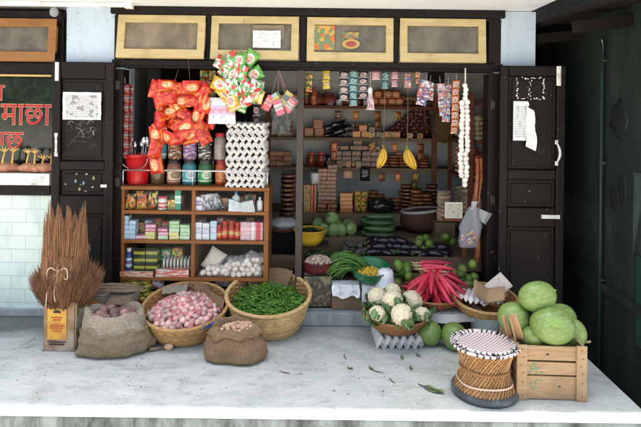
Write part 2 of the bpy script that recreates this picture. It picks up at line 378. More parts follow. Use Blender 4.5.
# interior shell
RL, RR_, RB = -1.78, 1.5, 1.66
b = MB(); b.box(((RL + RR_)/2, RB + .05, 1.2), (RR_ - RL + .3, .1, 2.4)); b.build('back_wall', M['inner_wall'], shop)
b = MB(); b.box((RL - .05, .95, 1.2), (.1, 1.42, 2.4)); b.build('side_wall', M['inner_wall'], shop)
b = MB(); b.box((RR_ + .06, .95, 1.2), (.1, 1.42, 2.4)); b.build('side_wall', M['inner_wall'], shop)
b = MB(); b.box(((RL + RR_)/2, .96, 2.36), (RR_ - RL, 1.4, .1)); b.build('ceiling', basic('smoky_ceiling', (.05, .045, .04), .9, .4, 5), shop)
b = MB(); b.box((-.13, .76, .05), (3.25, 1.76, .1)); b.build('step', M['step_cement'], shop, bev=.012)
# transom windows
def transom(u0, u1, tilt, pane, mat='cream_wood', zt=2.214, zb=1.893, parent=shop, member=.055, y=-.005):
    x0, x1 = XU(u0, 40, 0), XU(u1, 40, 0); w = x1 - x0; h = zt - zb
    b = MB()
    b.box((0, 0, -member/2), (w, .035, member)); b.box((0, 0, -h + member*.6), (w, .036, member*1.2))
    for s in (-1, 1): b.box((s*(w/2 - member/2), 0, -h/2), (member, .033, h - .01))
    o = b.build('transom_window', M[mat], parent, ((x0 + x1)/2, y, zt), (math.radians(-tilt), 0, 0), bev=.004)
    p = MB(); p.box((0, .004, -h/2), (w - member*1.8, .005, h - member*1.8)); p.build('pane', M[pane], o)
    return o
tw = [transom(119, 206, 9, 'dust_glass'), transom(212, 299, 9, 'film_glass'), transom(307, 393, 3, 'film_glass'), transom(399.5, 485, 4, 'film_glass')]
def leaf(x0, x1, zb, zt, y, rails, hx_, extra=None, rotz=0):
    w = x1 - x0; b = MB(); s_ = .062
    for s in (-1, 1): b.box((s*(w/2 - s_/2), 0, (zt - zb)/2), (s_, .042, zt - zb))
    for (a, c) in rails: b.box((0, 0, (a + c)/2 - zb), (w - 2*s_, .040, c - a))
    o = b.build('door_leaf', M['dark_wood'], shop, ((x0 + x1)/2, y, zb), (0, 0, rotz), bev=.009)
    for (a, c), (d, e) in zip(rails[:-1], rails[1:]):
        p = MB(); p.box((0, .009, (c + d)/2 - zb), (w - 2*s_, .012, d - c)); p.box((0, .0, (c + d)/2 - zb), (w - 2*s_ - .05, .012, d - c - .05)); p.build('door_panel', M['dark_wood'], o, bev=.008)
    return o
zz = lambda u, v, y=0: W(u, v, y).z
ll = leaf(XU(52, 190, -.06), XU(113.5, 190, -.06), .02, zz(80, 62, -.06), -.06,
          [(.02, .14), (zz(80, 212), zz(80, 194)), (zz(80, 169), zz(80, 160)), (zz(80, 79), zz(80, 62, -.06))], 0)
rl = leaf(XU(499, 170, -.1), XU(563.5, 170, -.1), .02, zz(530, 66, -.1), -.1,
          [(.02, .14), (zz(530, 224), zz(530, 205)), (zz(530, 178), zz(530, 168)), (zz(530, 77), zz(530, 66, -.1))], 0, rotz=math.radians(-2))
def handle(leafo, u, v0, v1, y):
    a, c = W(u, v0, y), W(u, v1, y); L = leafo.location
    pts = [Vector((a.x - L.x, 0, a.z - L.z)), Vector((c.x - L.x, 0, c.z - L.z))]
    path = [pts[0].lerp(pts[1], t) + Vector((.014*math.sin(PI*t), -.022 - .03*math.sin(PI*t), 0)) for t in [i/10 for i in range(11)]]
    h = MB(); h.tube(path, [.005 + .0045*math.sin(PI*i/10) for i in range(11)], 8)
    h.box(pts[0] + Vector((0, -.022, 0)), (.022, .004, .03)); h.box(pts[1] + Vector((0, -.022, 0)), (.022, .004, .03)); h.build('handle', M['white_paint'], leafo)
handle(ll, 57.5, 135, 154, -.06); handle(rl, 555, 142, 163, -.1)
def bolt(leafo, u0, v0, u1, v1, y):
    a, c = W(u0, v0, y), W(u1, v1, y); L = leafo.location; h = MB()
    h.box(((a.x + c.x)/2 - L.x, -.026, (a.z + c.z)/2 - L.z), (abs(c.x - a.x), .008, abs(a.z - c.z)))
    h.box(((a.x + c.x)/2 - L.x, -.032, (a.z + c.z)/2 - L.z), (abs(c.x - a.x)*.4, .012, abs(a.z - c.z)*.8)); h.build('bolt', M['white_paint'], leafo, bev=.001)
bolt(ll, 57, 62.5, 60.3, 81, -.06); bolt(rl, 555, 66.5, 559, 86, -.1); bolt(rl, 540, 214, 558, 218, -.1); bolt(ll, 102, 184, 108, 187, -.06)
# hinges on the jambs
for u, v in ((116.5, 182), (491, 105), (491, 200), (116.5, 85)):
    p = W(u, v, -.01); h = MB(); h.tube([(0, 0, -.035), (0, 0, .035)], .007, 8); h.box((.012, .006, 0), (.025, .004, .06)); h.build('hinge', M['steel'], shop, (p.x, -.02, p.z))
# chalk scribbles and torn paper remains on the leaves
def scribble(leafo, y, pts_list, r, mat, name='chalk_scribble'):
    L = leafo.location; h = MB()
    for pts in pts_list:
        path = []
        for (u, v) in pts: q = W(u, v, y); path.append((q.x - L.x, 0, q.z - L.z))
        h.tube([Vector(p) + Vector((0, .0, 0)) for p in path], r, 4, flat=.25)
    return h.build(name, mat, leafo, (0, -.0078, 0))
M['chalk'] = basic('chalk', (.5, .52, .52), .95, .5, 60)
rs = random.Random(5); pl = []
for k in range(26):
    u, v = rs.uniform(66, 95), rs.uniform(122, 143); a = rs.uniform(-.5, 2.2); n = rs.randint(2, 4); p = [(u, v)]
    for q in range(n):
        u += 3.2*math.cos(a); v -= 3.2*math.sin(a); a += rs.uniform(-1.3, 1.3); p.append((min(max(u, 64), 98), min(max(v, 121), 147)))
    pl.append(p)
pl.append([(68, 146), (76, 137), (86, 127)])
scribble(ll, -.06, pl, .0014, M['chalk'])
pl = []
for k in range(16):
    u, v = rs.uniform(66, 95), rs.uniform(215, 285); pl.append([(u, v), (u + rs.uniform(-2, 2), v + rs.uniform(3, 8))])
scribble(ll, -.06, pl, .0011, M['chalk'])
cols = [(.4, .2, .18), (.18, .28, .36), (.45, .42, .38), (.3, .3, .12)]
for i, (u, v) in enumerate(((77, 174), (76, 181), (87, 174), (94, 178), (66, 184), (84, 183), (93, 187), (80, 189), (86, 191))):
    q = W(u, v, -.06); L = ll.location; h = MB(); h.ell((0, 0, 0), (.009, .0012, .013 if i % 2 else .006), 10, 6)
    h.build('sticker_remain', basic('sticker_%d' % i, cols[i % 4], .7), ll, (q.x - L.x, -.008, q.z - L.z))
# ghost outline of an old poster on the right leaf
L = rl.location; h = MB()
for k in range(70):
    t = k/70; 
    if t < .25: u, v = 517 + 26*t*4, 78
    elif t < .5: u, v = 543, 78 + 21*(t - .25)*4
    elif t < .75: u, v = 543 - 26*(t - .5)*4, 99
    else: u, v = 517, 99 - 21*(t - .75)*4
    if rs.random() < .5:
        q = W(u + rs.uniform(-.8, .8), v + rs.uniform(-.8, .8), -.1); h.box((q.x - L.x, -.0085, q.z - L.z), (rs.uniform(.004, .014), .001, rs.uniform(.004, .012)))
for k in range(12):
    q = W(529 + rs.uniform(-1.5, 2.5), 79 + k*1.7, -.1); h.box((q.x - L.x, -.0085, q.z - L.z), (rs.uniform(.002, .008), .001, rs.uniform(.004, .014)))
h.build('torn_poster_trace', M['paper'], rl)

# ---------------------------------------------------------------- poultry and fish shop to the left
sh2 = thing('fish_shop', 'tiled shop front with brown framed window at the left edge, aqua tiles below', 'shop')
X2 = XU(52, 150, 0) - .004
def tilemat():
    m, nt, b = nmat('aqua_wall_tiles')
    br = nd(nt, 'ShaderNodeTexBrick'); vec = coord(nt, 'Object', (1, 1, 1), (PI/2, 0, 0)); nt.links.new(vec, br.inputs[0])
    br.inputs['Scale'].default_value = 1; br.inputs['Brick Width'].default_value = .205; br.inputs['Row Height'].default_value = .098; br.inputs['Mortar Size'].default_value = .0022; br.inputs['Bias'].default_value = 0
    br.inputs['Color1'].default_value = (.64, .77, .71, 1); br.inputs['Color2'].default_value = (.68, .79, .74, 1); br.inputs['Mortar'].default_value = (.4, .52, .49, 1)
    n = noi(nt, coord(nt, 'Object', (2, 2, .8)), 3, 6); col = mix(nt, ramp(nt, n, .5, .9), br.outputs[0], (.36, .47, .44))
    put(nt, b.inputs['Base Color'], col); b.inputs['Roughness'].default_value = .22; bumpn(nt, b, ma(nt, 'SUBTRACT', 1.0, br.outputs['Fac']), .5, .002)
    return m
z0, z1, z2, z3 = zz(25, 195), zz(25, 185), zz(25, 173), zz(25, 77)
cx, wd = X2 - .75, 1.5
b = MB(); b.box((cx, .11, (z0 + .05)/2), (wd, .2, z0 - .05)); b.build('tile_wall', tilemat(), sh2)
b = MB(); b.box((cx, .095, .03), (wd, .2, .06)); b.build('plinth', M['step_cement'], sh2, bev=.008)
b = MB(); b.box((cx, .06, (z0 + z1)/2), (wd, .16, z1 - z0)); b.build('lower_rail', M['dark_beam'], sh2, bev=.004)
b = MB(); b.box((cx, .05, (z2 + z1)/2), (wd, .15, z2 - z1 - .002)); b.build('sill', M['white_paint'], sh2, bev=.004)
b = MB(); b.box((cx, .1, zz(25, 69)), (wd, .15, .1)); b.box((X2 + .034, .1, (z3 + z2)/2 + .2), (.06, .13, 1.25)); b.box((cx, .1, 2.2), (wd + .1, .15, .09)); b.box((X2 + .085, .12, 2.04), (.11, .13, .33)); b.build('window_frame', M['dark_beam'], sh2, bev=.004)
b = MB(); b.box((cx, .012, zz(25, 75.5)), (wd - .02, .02, .014)); b.build('window_bead', basic('yellow_bead', (.5, .33, .09), .5), sh2)
def filmmat():
    m, nt, b = nmat('dark_green_window_print')
    vec = coord(nt, 'Object'); n = noi(nt, vec, 9, 6, .75, .8); n2 = noi(nt, vec, 3, 4)
    col = mix(nt, ramp(nt, n, .42, .75), (.004, .006, .005), (.025, .055, .02)); col = mix(nt, ramp(nt, n2, .55, .7), col, (.015, .02, .03))
    put(nt, b.inputs['Base Color'], col); b.inputs['Roughness'].default_value = .12; return m
b = MB(); b.box((cx, .15, (z3 + z2)/2), (wd, .012, z3 - z2 + .03)); wpane = b.build('window_pane', filmmat(), sh2)
to = transom(-90, 58, 5, 'film_glass', 'tan_wood', zz(25, 19), zz(25, 62), sh2, .06)
b = MB(); b.box((cx, .2, 1.2), (wd, .03, 2.3)); b.build('backing_wall', M['black'], sh2)
# red painted Devanagari lettering with pale outline
M['letter_red'] = basic('sign_red', (.42, .008, .008), .45, .1); M['letter_edge'] = basic('sign_outline', (.75, .62, .4), .5, .1)
def letters(txt, x0, x1, ztop, zbot, name, parent, y, maxw=None, reds=M['letter_red'], edge=M['letter_edge'], off=.022):
    out = []
    for k, (mat, of, yy) in enumerate(((edge, .016, y), (reds, .003, y - .003))):
        if mat is None: continue
        c = bpy.data.curves.new(name, 'FONT'); c.body = txt; c.offset = of; c.extrude = .001; c.resolution_u = 3
        t = bpy.data.objects.new('t', c); COL.objects.link(t)
        me = bpy.data.meshes.new_from_object(t.evaluated_get(bpy.context.evaluated_depsgraph_get()))
        bpy.data.objects.remove(t)
        xs = [v.co.x for v in me.vertices]; ys = [v.co.y for v in me.vertices]
        if k == 0 or edge is None: bx = (min(xs), max(xs), min(ys), max(ys))
        sx = (x1 - x0)/(bx[1] - bx[0]); sz = (ztop - zbot)/(bx[3] - bx[2])
        for v in me.vertices: v.co = (x0 + (v.co.x - bx[0])*sx, -v.co.z, zbot + (v.co.y - bx[2])*sz)
        me.materials.clear(); me.materials.append(mat)
        o = bpy.data.objects.new(name, me); COL.objects.link(o); o.parent = parent; o.location = (0, yy, 0); out.append(o)
    return out
sg = thing('painted_window_sign', 'bold red Devanagari lettering with pale outlines on the dark window of the fish shop', 'sign', (0, 0, 0))
yy = .14
letters('माछा', XU(.5, 118, yy), XU(51.5, 118, yy), zz(25, 104, yy), zz(25, 125, yy), 'lettering', sg, yy)
letters('छ', XU(5, 140, yy), XU(24, 140, yy), zz(12, 132, yy), zz(12, 149, yy), 'lettering', sg, yy)
letters('च', XU(-12, 140, yy), XU(6.5, 140, yy), zz(5, 132, yy), zz(5, 146, yy), 'lettering', sg, yy + .0012)
letters('ताजा', XU(-45, 95, yy), XU(5, 95, yy), zz(0, 85, yy), zz(0, 101, yy), 'lettering', sg, yy)
# plucked chickens, feet up, on the white sill
M['chicken'] = basic('chicken_skin', (.5, .24, .12), .5, .3, 14, bump=.4, bsc=120, c2=(.32, .1, .06), c2sc=12)
M['feet'] = basic('chicken_feet', (.65, .42, .12), .55, .25, 30)
def chicken(u, v, tall, label, ry):
    p = W(u, v, .04); t = thing('dressed_chicken', label, 'chicken', (p.x, .05, z2), (0, 0, ry), 'dressed chickens on the sill')
    b = MB(); b.ell((0, 0, .034), (.085, .055, .036), 24, 14, rot=(0, .08, 0), fn=lambda q: 1 + .12*noise.noise(q*2.2) + .14*max(0, q.z)*abs(q.x))
    b.ell((-.06, -.02, .03), (.04, .03, .026), 14, 8); b.ell((.06, -.02, .028), (.035, .03, .024), 14, 8); b.build('carcass', M['chicken'], t)
    for s in (-1, 1):
        f = MB(); top = Vector((s*.028 + .01, -.012, tall)); f.tube([(s*.03, -.01, .04), (s*.032, -.012, tall*.6), top], [.014, .0065, .007], 7)
        for a in (-.9, -.3, .3, .9):
            e = top + Vector((.045*math.sin(a) + s*.006, -.01, .042*math.cos(a))); f.tube([top, top.lerp(e, .55) + Vector((.004*math.sin(a), -.004, .004)), e], [.006, .0045, .002], 6)
        f.build('foot', M['feet'], t)
chicken(7, 172, .15, 'plucked chicken with feet raised, leftmost on the white shop sill', .3)
chicken(31, 172, .14, 'plucked chicken with pale spread feet, middle of the white shop sill', -.2)
chicken(46, 172, .1, 'plucked chicken at the right end of the white shop sill by the dark door', .2)
# neighbouring blue pier is part of the shop wall; conduit and bulb under the slab
b = MB(); x0, x1 = -2.9, XU(132, 5, -.15); b.box(((x0 + x1)/2, -.15, 2.262), (x1 - x0, .035, .03)); b.box((x1 - .02, -.15, 2.259), (.05, .05, .045))
tag(b.build('lamp_batten', M['white_paint'], None, (0, 0, 0), bev=.003), 'white lamp batten running under the slab above the tiled shop', 'batten')
p = W(54, 12, -.12); t = thing('light_bulb', 'unlit round light bulb hanging under the slab at top left', 'bulb', (p.x, -.12, p.z - .03))
bm_ = clearbag('bulb_glass', (.7, .75, .78), .45, (.5, .53, .55))
b = MB(); b.lathe([(0.001, -.006), (.014, -.004), (.027, .01), (.031, .03), (.026, .048), (.014, .062), (.012, .07)], 20); b.build('globe', bm_, t)
b = MB(); b.lathe([(.013, .066), (.015, .07), (.015, .098), (.006, .102), (.0001, .102)], 14); b.build('socket', M['white_paint'], t)

# ---------------------------------------------------------------- alley to the right
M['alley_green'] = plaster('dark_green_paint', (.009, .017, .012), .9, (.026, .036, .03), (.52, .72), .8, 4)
b = MB(); b.box((2.06, 1.0, .9), (.2, 3.9, 3.0)); b.box((3.06, 1.0, 3.7), (2.2, 3.9, 2.6)); b.box((1.952, 1.0, .35), (.03, 3.9, .06))
al = thing('neighbour_wall', 'dark green stained wall of the next building across the narrow alley', 'wall', (0, 0, 0)); b.build('wall', M['alley_green'], al)
for i, (y0, z0_, ry, rz_) in enumerate(((-.42, 1.5, .10, .13), (-.38, .98, .06, .09), (-.47, 1.05, .05, .12))):
    h = MB(); h.ell((0, 0, 0), (.0025, ry, rz_), 18, 12, fn=lambda q: 1 + .4*noise.noise(q*2 + Vector((i*5, 0, 0)))); h.build('damp_stain', basic('damp_%d' % i, (.006, .009, .008), .6), al, (1.96, y0, z0_))
h = MB(); h.box((0, 0, 0), (.012, .14, .5)); h.build('pale_patch', plaster('pale_patch', (.045, .07, .062), .85, (.01, .014, .012), (.4, .6)), al, (1.957, -.69, .93))
h = MB(); h.box((0, 0, 0), (.012, .12, .55)); h.build('green_board', basic('green_board', (.008, .04, .03), .6), al, (1.957, -.72, .4))
b = MB(); b.box((1.78, 3.0, .9), (.7, .1, 3.2)); tag(b.build('alley_end_wall', M['alley_green']), 'dark blank wall closing the far end of the alley', 'wall')
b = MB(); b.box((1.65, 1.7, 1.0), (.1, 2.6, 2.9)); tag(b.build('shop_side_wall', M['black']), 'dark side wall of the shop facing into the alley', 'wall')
p0 = W(606.5, 20, -.2); t = thing('drain_pipe', 'thin teal pipe running down the dark green alley wall', 'pipe', (1.93, -.26, 0))
b = MB(); b.tube([(0, 0, -.5), (0, 0, 2.05)], .011, 10); b.build('pipe', basic('teal_pipe', (.008, .03, .025), .6, .3), t)
for z in (.4, 1.2, 1.9): b = MB(); b.box((.008, 0, z), (.03, .036, .014)); b.build('clip', M['steel'], t)
rf = thing('alley_roof', 'rough brown timber roof over the dark alley at top right', 'roof', (0, 0, 0))
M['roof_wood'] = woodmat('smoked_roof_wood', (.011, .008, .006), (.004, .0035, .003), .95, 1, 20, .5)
b = MB()
for i in range(9): b.box((1.66 + i*.1, .7, 2.20 + .008*(i % 2) + i*.012), (.096, 4.6, .02), rot=(0, -.1, 0))
b.build('plank', M['roof_wood'], rf)
for y in (-.55, .1, .8): b = MB(); b.box((2.05, y, 2.14), (.9, .07, .07), rot=(0, -.12, 0)); b.build('rafter', M['roof_wood'], rf)
b = MB(); b.box((2.3, -1.58, 2.7), (1.3, .06, .9)); b.build('fascia', M['roof_wood'], rf)  # unseen front board; roof and fascia extended out of view to darken the alley
# papers
def sheet(name, label, cat, u0, v0, u1, v1, y, mat, curl=.006, nu=8, nv=8, torn=None):
    a, c = W(u0, v0, y), W(u1, v1, y); w, h_ = c.x - a.x, a.z - c.z
    def fn(s, t):
        e = .004*noise.noise((s*6, t*6, u0)) if s in (0, 1) or t in (0, 1) else 0
        return (s*w - w/2 + e, -curl*(.5 + .5*noise.noise((s*2.5, t*2.5, v0))), t*h_ + e)
    b = MB(); b.surf(fn, nu, nv); return tag(b.build(name, mat, None, ((a.x + c.x)/2, y, c.z)), label, cat)
def newsmat(name, ink=.5, base=(.7, .71, .68), head=True):
    m, nt, b = nmat(name); tc = nd(nt, 'ShaderNodeTexCoord'); sp = nd(nt, 'ShaderNodeSeparateXYZ'); nt.links.new(tc.outputs['UV'], sp.inputs[0])
    u, v = sp.outputs[0], sp.outputs[1]
    mp = nd(nt, 'ShaderNodeMapping'); mp.inputs['Scale'].default_value = (34, 26, 1); nt.links.new(tc.outputs['UV'], mp.inputs[0])
    n = noi(nt, mp.outputs[0], 1.6, 2); ln = ma(nt, 'GREATER_THAN', ma(nt, 'FRACT', ma(nt, 'MULTIPLY', v, 16)), .4)
    mp2 = nd(nt, 'ShaderNodeMapping'); mp2.inputs['Scale'].default_value = (3, 2.5, 1); nt.links.new(tc.outputs['UV'], mp2.inputs[0]); blk = noi(nt, mp2.outputs[0], 1.5, 1)
    inside = ma(nt, 'MULTIPLY', ma(nt, 'MULTIPLY', ma(nt, 'GREATER_THAN', u, .08), ma(nt, 'LESS_THAN', u, .92)), ma(nt, 'MULTIPLY', ma(nt, 'GREATER_THAN', v, .08), ma(nt, 'LESS_THAN', v, .9)))
    f = ma(nt, 'MULTIPLY', ma(nt, 'MULTIPLY', ma(nt, 'GREATER_THAN', n, .48), ln), inside)
    pic = ma(nt, 'MULTIPLY', ma(nt, 'GREATER_THAN', blk, .56), inside)
    col = mix(nt, ma(nt, 'MULTIPLY', f, ink), base, (.05, .05, .055)); col = mix(nt, ma(nt, 'MULTIPLY', pic, ink), col, (.2, .2, .21))
    put(nt, b.inputs['Base Color'], col); b.inputs['Roughness'].default_value = .9; return m
M['news'] = newsmat('newsprint', .8)
M['news2'] = newsmat('newsprint_faded', .35, (.72, .75, .76))
sheet('paper_notice', 'grey newspaper notice pasted on the upper panel of the left door leaf', 'notice', 63, 92, 101, 120, -.084, M['news'], .004)
# torn notice on right leaf: main sheet + peeled flap
p = W(513, 140.5, -.128); t = thing('torn_notice', 'torn white notice with a peeling flap on the right door leaf', 'notice', (p.x, -.128, p.z))
a, c = W(513, 101, -.128), W(527, 140.5, -.128); w, h_ = c.x - a.x, a.z - c.z
b = MB(); b.surf(lambda s, q: (s*w*(1 + .15*noise.noise((q*6, 0, 1))), -.004*s, q*h_), 6, 12); b.build('sheet', M['news2'], t)
b = MB(); b.surf(lambda s, q: (w*(.85 + .62*s*(1 - .45*abs(q - .35)) + .06*noise.noise((q*9, 2, s))), -.008 - .045*s*(1 - q*.5) - .012*math.sin(q*9), -.04 + q*h_*1.02 - s*.03), 8, 16); b.build('flap', M['paper'], t)
# papers and stickers behind the transom glass
sheet('paper_notice', 'white paper taped to the second cream window', 'notice', 253, 30.5, 280.5, 48, -.048, M['news2'], .003)
sheet('paper_patch', 'brown backing paper behind the white notice in the second cream window', 'paper', 253, 25, 284, 52, -.03, basic('brown_paper', (.2, .17, .12), .9, .1), .001)
for k, (u, v) in enumerate(((252.5, 32), (281.5, 32), (253, 46), (281, 47))):
    pass
def sticker(u0, v0, u1, v1, y, label, mats):
    a, c = W(u0, v0, y), W(u1, v1, y); w, h_ = c.x - a.x, a.z - c.z
    t = thing('sticker', label, 'sticker', ((a.x + c.x)/2, y, c.z)); b = MB(); b.box((0, 0, h_/2), (w, .002, h_)); b.build('print', mats, t, bev=0); return t, w, h_
yel = packmat('sticker_yellow', (.5, .3, .06), (.55, .12, .03), (.15, .2, .1), 'blotch', .5)
sticker(314, 25.5, 334.5, 50, -.022, 'square yellow sticker with red print at left of the third cream window', yel)
t, w, h_ = sticker(343, 32, 359, 39, -.022, 'green and yellow sticker above the round one in the third cream window', packmat('sticker_green', (.4, .33, .08), (.08, .2, .14), (.3, .1, .05), 'blotch', .5))
q = W(351, 44, -.022); b = MB(); b.lathe([(.001, 0), (.05, 0), (.058, .001)], 28, M=Matrix.Rotation(PI/2, 4, 'X') @ Matrix.Diagonal((1.1, .62, 1, 1)), m=0); b.lathe([(.001, .0015), (.036, .0015)], 24, m=1, M=Matrix.Rotation(PI/2, 4, 'X') @ Matrix.Diagonal((1.1, .6, 1, 1)))
tag(b.build('sticker', [basic('sticker_ring', (.42, .3, .08), .5), basic('sticker_red', (.3, .06, .05), .5)], None, q), 'round red and yellow sticker in the third cream window', 'sticker')
# ================================================================ shop interior: racks, shelves, goods
def zat(u, v, y): return W(u, v, y).z
ZA, ZB, ZC = zat(380, 106, 1.4), zat(380, 138, 1.4), zat(380, 168, 1.4)
ZD, ZE, ZF, ZG = .575, .44, .37, .27
rack = thing('display_rack', 'stepped wooden vegetable rack with open shelves against the grey back wall', 'rack', (0, 0, 0))
xs0, xs1 = -.66, 1.42
for z, m in ((ZA, 'red_shelf'), (ZB, 'shelf_wood'), (ZC, 'shelf_wood')):
    b = MB(); b.box(((xs0 + xs1)/2, 1.525, z - .016), (xs1 - xs0, .26, .032)); b.build('shelf', M[m], rack, bev=.004)
b = MB()
for u in (433, 268): b = MB(); b.box((XU(u, 170, 1.42), 1.375, 1.12), (.045, .04, 1.1)); b.build('upright', M['red_shelf'], rack, bev=.003)
for z, y0, y1 in ((ZD, 1.02, 1.62), (ZE, .66, 1.01), (ZF, .32, .65)):
    b = MB(); b.box(((xs0 + 1.45)/2, (y0 + y1)/2, z - .012), (1.45 - xs0, y1 - y0, .024)); b.build('shelf', M['shelf_wood'], rack, bev=.003)
    b = MB(); b.box(((xs0 + 1.45)/2, y0 - .012, z - .035), (1.45 - xs0, .02, .11)); b.build('front_board', M['shelf_wood'], rack, bev=.003)
b = MB(); x0, x1 = XU(384, 270, .1), 1.18; b.box(((x0 + x1)/2, .14, ZG - .015), (x1 - x0, .3, .03)); b.build('shelf', M['shelf_wood'], rack, bev=.003)
b = MB(); b.box(((x0 + x1)/2, -.005, ZG - .085), (x1 - x0 - .01, .018, .165)); b.build('front_board', M['shelf_wood'], rack, bev=.003)
b = MB(); b.box((-1.1, 1.4, 1.05), (.82, .44, 1.9))
t = thing('dark_cupboard', 'tall near black cupboard at the back behind the hanging bundles', 'cupboard'); b.build('carcass', M['black'], t)
for s in (-1, 1):
    b = MB(); b.box((-1.1 + s*.03, 1.165, 1.1), (.012, .02, .1)); b.build('handle', M['steel'], t)
# generic goods -------------------------------------------------------------
def mk_pillow(w, h, t, nu=8, nv=8, crimp=.06):
    b = MB()
    for s in (-1, 1):
        def fn(u, v, s=s):
            e = max(0, 1 - abs(2*u - 1)**3.2)*max(0, 1 - abs(2*v - 1)**3.2)
            k = .0018 + t/2*e**.6
            k *= 1 + .22*noise.noise((u*4, v*4, s*3 + w*40))
            return ((u - .5)*w*(1 - .05*math.sin(PI*v)), s*k, v*h)
        b.surf(fn, nu, nv, flip=(s > 0))
    return b
def mk_box(w, d, h):
    return MB().box((0, 0, h/2), (w, d, h))
def mk_bottle(r, h, neck=.35):
    return [(0.0005, 0), (r*.92, 0), (r, r*.12), (r, h*.66), (r*.9, h*.72), (r*neck, h*.8), (r*neck, h*.86)], [(r*neck*1.15, h*.84), (r*neck*1.2, h*.85), (r*neck*1.15, h), (.0005, h)]
def bottle(name, label, cat, r, h, mb, mc, loc, group=None, neck=.35, lab=None):
    t = thing(name, label, cat, loc, group=group); p, c = mk_bottle(r, h, neck)
    MB().lathe(p, 18).build('body', mb, t); MB().lathe(c, 16).build('cap', mc, t)
    if lab: MB().lathe([(r*1.02, h*.14), (r*1.02, h*.56)], 18).build('paper_label', lab, t)
    return t
def jar(label, r, h, mb, mc, lab, loc, group=None):
    t = thing('sweet_jar', label, 'jar', loc, group=group)
    MB().lathe([(.0005, 0), (r*.9, 0), (r, .008), (r, h*.72), (r*.92, h*.8), (r*.72, h*.85), (r*.72, h*.88)], 20).build('body', mb, t)
    MB().lathe([(r*.8, h*.86), (r*.8, h*.985), (r*.76, h), (.0005, h)], 20).build('lid', mc, t)
    if lab: MB().lathe([(r*1.015, h*.12), (r*1.015, h*.62)], 20).build('paper_label', lab, t)
    return t
def single(name, mb, mat, loc, label, cat, group=None, rot=(0, 0, 0), **k):
    return tag(mb.build(name, mat, None, loc, rot, **k), label, cat, group)
def many(first, spots, label=None):
    """first is placed at the first spot, the rest are linked copies"""
    out = []
    for i, (loc, rot) in enumerate(spots):
        o = first if i == 0 else dup(first)
        o.location = loc; o.rotation_euler = rot
        if label: o['label'] = label(i) if callable(label) else label
        out.append(o)
    return out
G_ = lambda *c: c
P = {}
P['brown'] = packmat('brown_packet', (.2, .06, .022), (.42, .2, .07), (.08, .03, .02), 'band', .3, .3)
P['dkbrown'] = packmat('dark_brown_packet', (.085, .03, .017), (.3, .15, .07), (.12, .04, .03), 'band', .25, .3)
P['orange'] = packmat('orange_packet', (.6, .18, .03), (.65, .4, .1), (.4, .06, .02), 'band', .3, .2)
P['redor'] = packmat('red_orange_packet', (.42, .07, .025), (.6, .4, .2), (.55, .2, .05), 'oval', .3, .2)
P['yellowred'] = packmat('yellow_red_packet', (.6, .42, .06), (.4, .04, .03), (.1, .12, .03), 'blotch', .3, .2)
P['blackbag'] = basic('black_plastic', (.012, .014, .014), .18, .2, bump=.5, bsc=14, coat=.3, rand=.3)
P['dkred'] = packmat('dark_red_packet', (.09, .022, .02), (.16, .06, .05), (.04, .015, .015), 'blotch', .25, .3)
P['cream'] = packmat('cream_packet', (.5, .42, .28), (.3, .2, .1), (.5, .45, .35), 'band', .4, .2)
# shelf A
zA = ZA + .001; y = 1.5
for i, u in enumerate((329, 316, 349)):
    p = Vector((XU(u, 100, y), y, zA)); b = MB(); b.lathe([(.0005, 0), (.05, 0), (.085, .03), (.09, .06), (.07, .085), (.045, .1), (.05, .115), (.03, .112)], 22)
    single('clay_pot', b, basic('clay_%d' % i, (.2, .05, .03), .6, .2), p, ['round terracotta pot on the top back shelf, right of the tall bottles', 'round terracotta pot on the top back shelf behind the green bottle', 'terracotta pot on the top back shelf behind the dark sachet strips'][i], 'pot')
bottle('sauce_bottle', 'slim bottle with green cap and yellow label at left of the top back shelf', 'bottle', .032, .2, basic('sauce', (.3, .07, .02), .2), basic('cap_green', (.03, .3, .05), .4), (XU(306.5, 100, y), y, zA), lab=P['yellowred'])
bottle('sauce_bottle', 'slim orange bottle beside the green capped one on the top back shelf', 'bottle', .03, .18, basic('sauce2', (.5, .14, .03), .2), basic('cap_red', (.5, .03, .02), .4), (XU(314, 100, y - .06), y - .06, zA), lab=P['redor'])
spots = []
for i, (u, k, r) in enumerate(((374, 0, .1), (383, 0, -.1), (392, 0, 0), (399, 0, .15), (378, 1, 0), (388, 1, .1), (396, 1, -.1))):
    spots.append(((XU(u, 100, y), y + .02*k, zA + .075*k), (0, 0, r)))
many(single('spice_packet', mk_pillow(.1, .08, .05), P['redor'], (0, 0, 0), 'red and orange spice packet heaped on the top back shelf', 'packet', 'spice packets on the top back shelf'), spots)
# shelf B
z = ZB + .001
spots = [((XU(u, 128, y), y, z + .085*k), (0, 0, r)) for u, k, r in ((309, 0, .05), (319.5, 0, -.08), (318, 1, .05))]
for o, l in zip(many(single('tea_box', mk_box(.088, .06, .083), packmat('tea_box', (.5, .12, .03), (.42, .3, .18), (.25, .04, .02), 'oval', .45), (0, 0, 0), 'x', 'box', 'orange tea boxes'), spots),
                ('orange tea box at the left end of the middle back shelf', 'orange tea box second along the middle back shelf, under another one', 'orange tea box sitting on top of another on the middle back shelf')): o['label'] = l
spots = []
for i in range(14): spots.append(((XU(332 + 1.9*(i % 9) + R.uniform(-1, 1), 128, y), y + .03*(i % 3) - .03, z + .026*(i // 3)), (0, R.uniform(-.5, -.1), R.uniform(-.5, .5))))
many(single('black_pouch', mk_pillow(.15, .05, .035), P['blackbag'], (0, 0, 0), 'shiny black plastic pouch in the tangled pile on the middle back shelf', 'pouch', 'black pouches on the middle back shelf'), spots)
spots = [((XU(u, 130, y - .04), y - .04, z + .062*k), (0, 0, r)) for u, k, r in ((356.5, 0, 0), (365, 0, .06), (363, 1, -.05), (388, 0, .05), (396, 0, 0))]
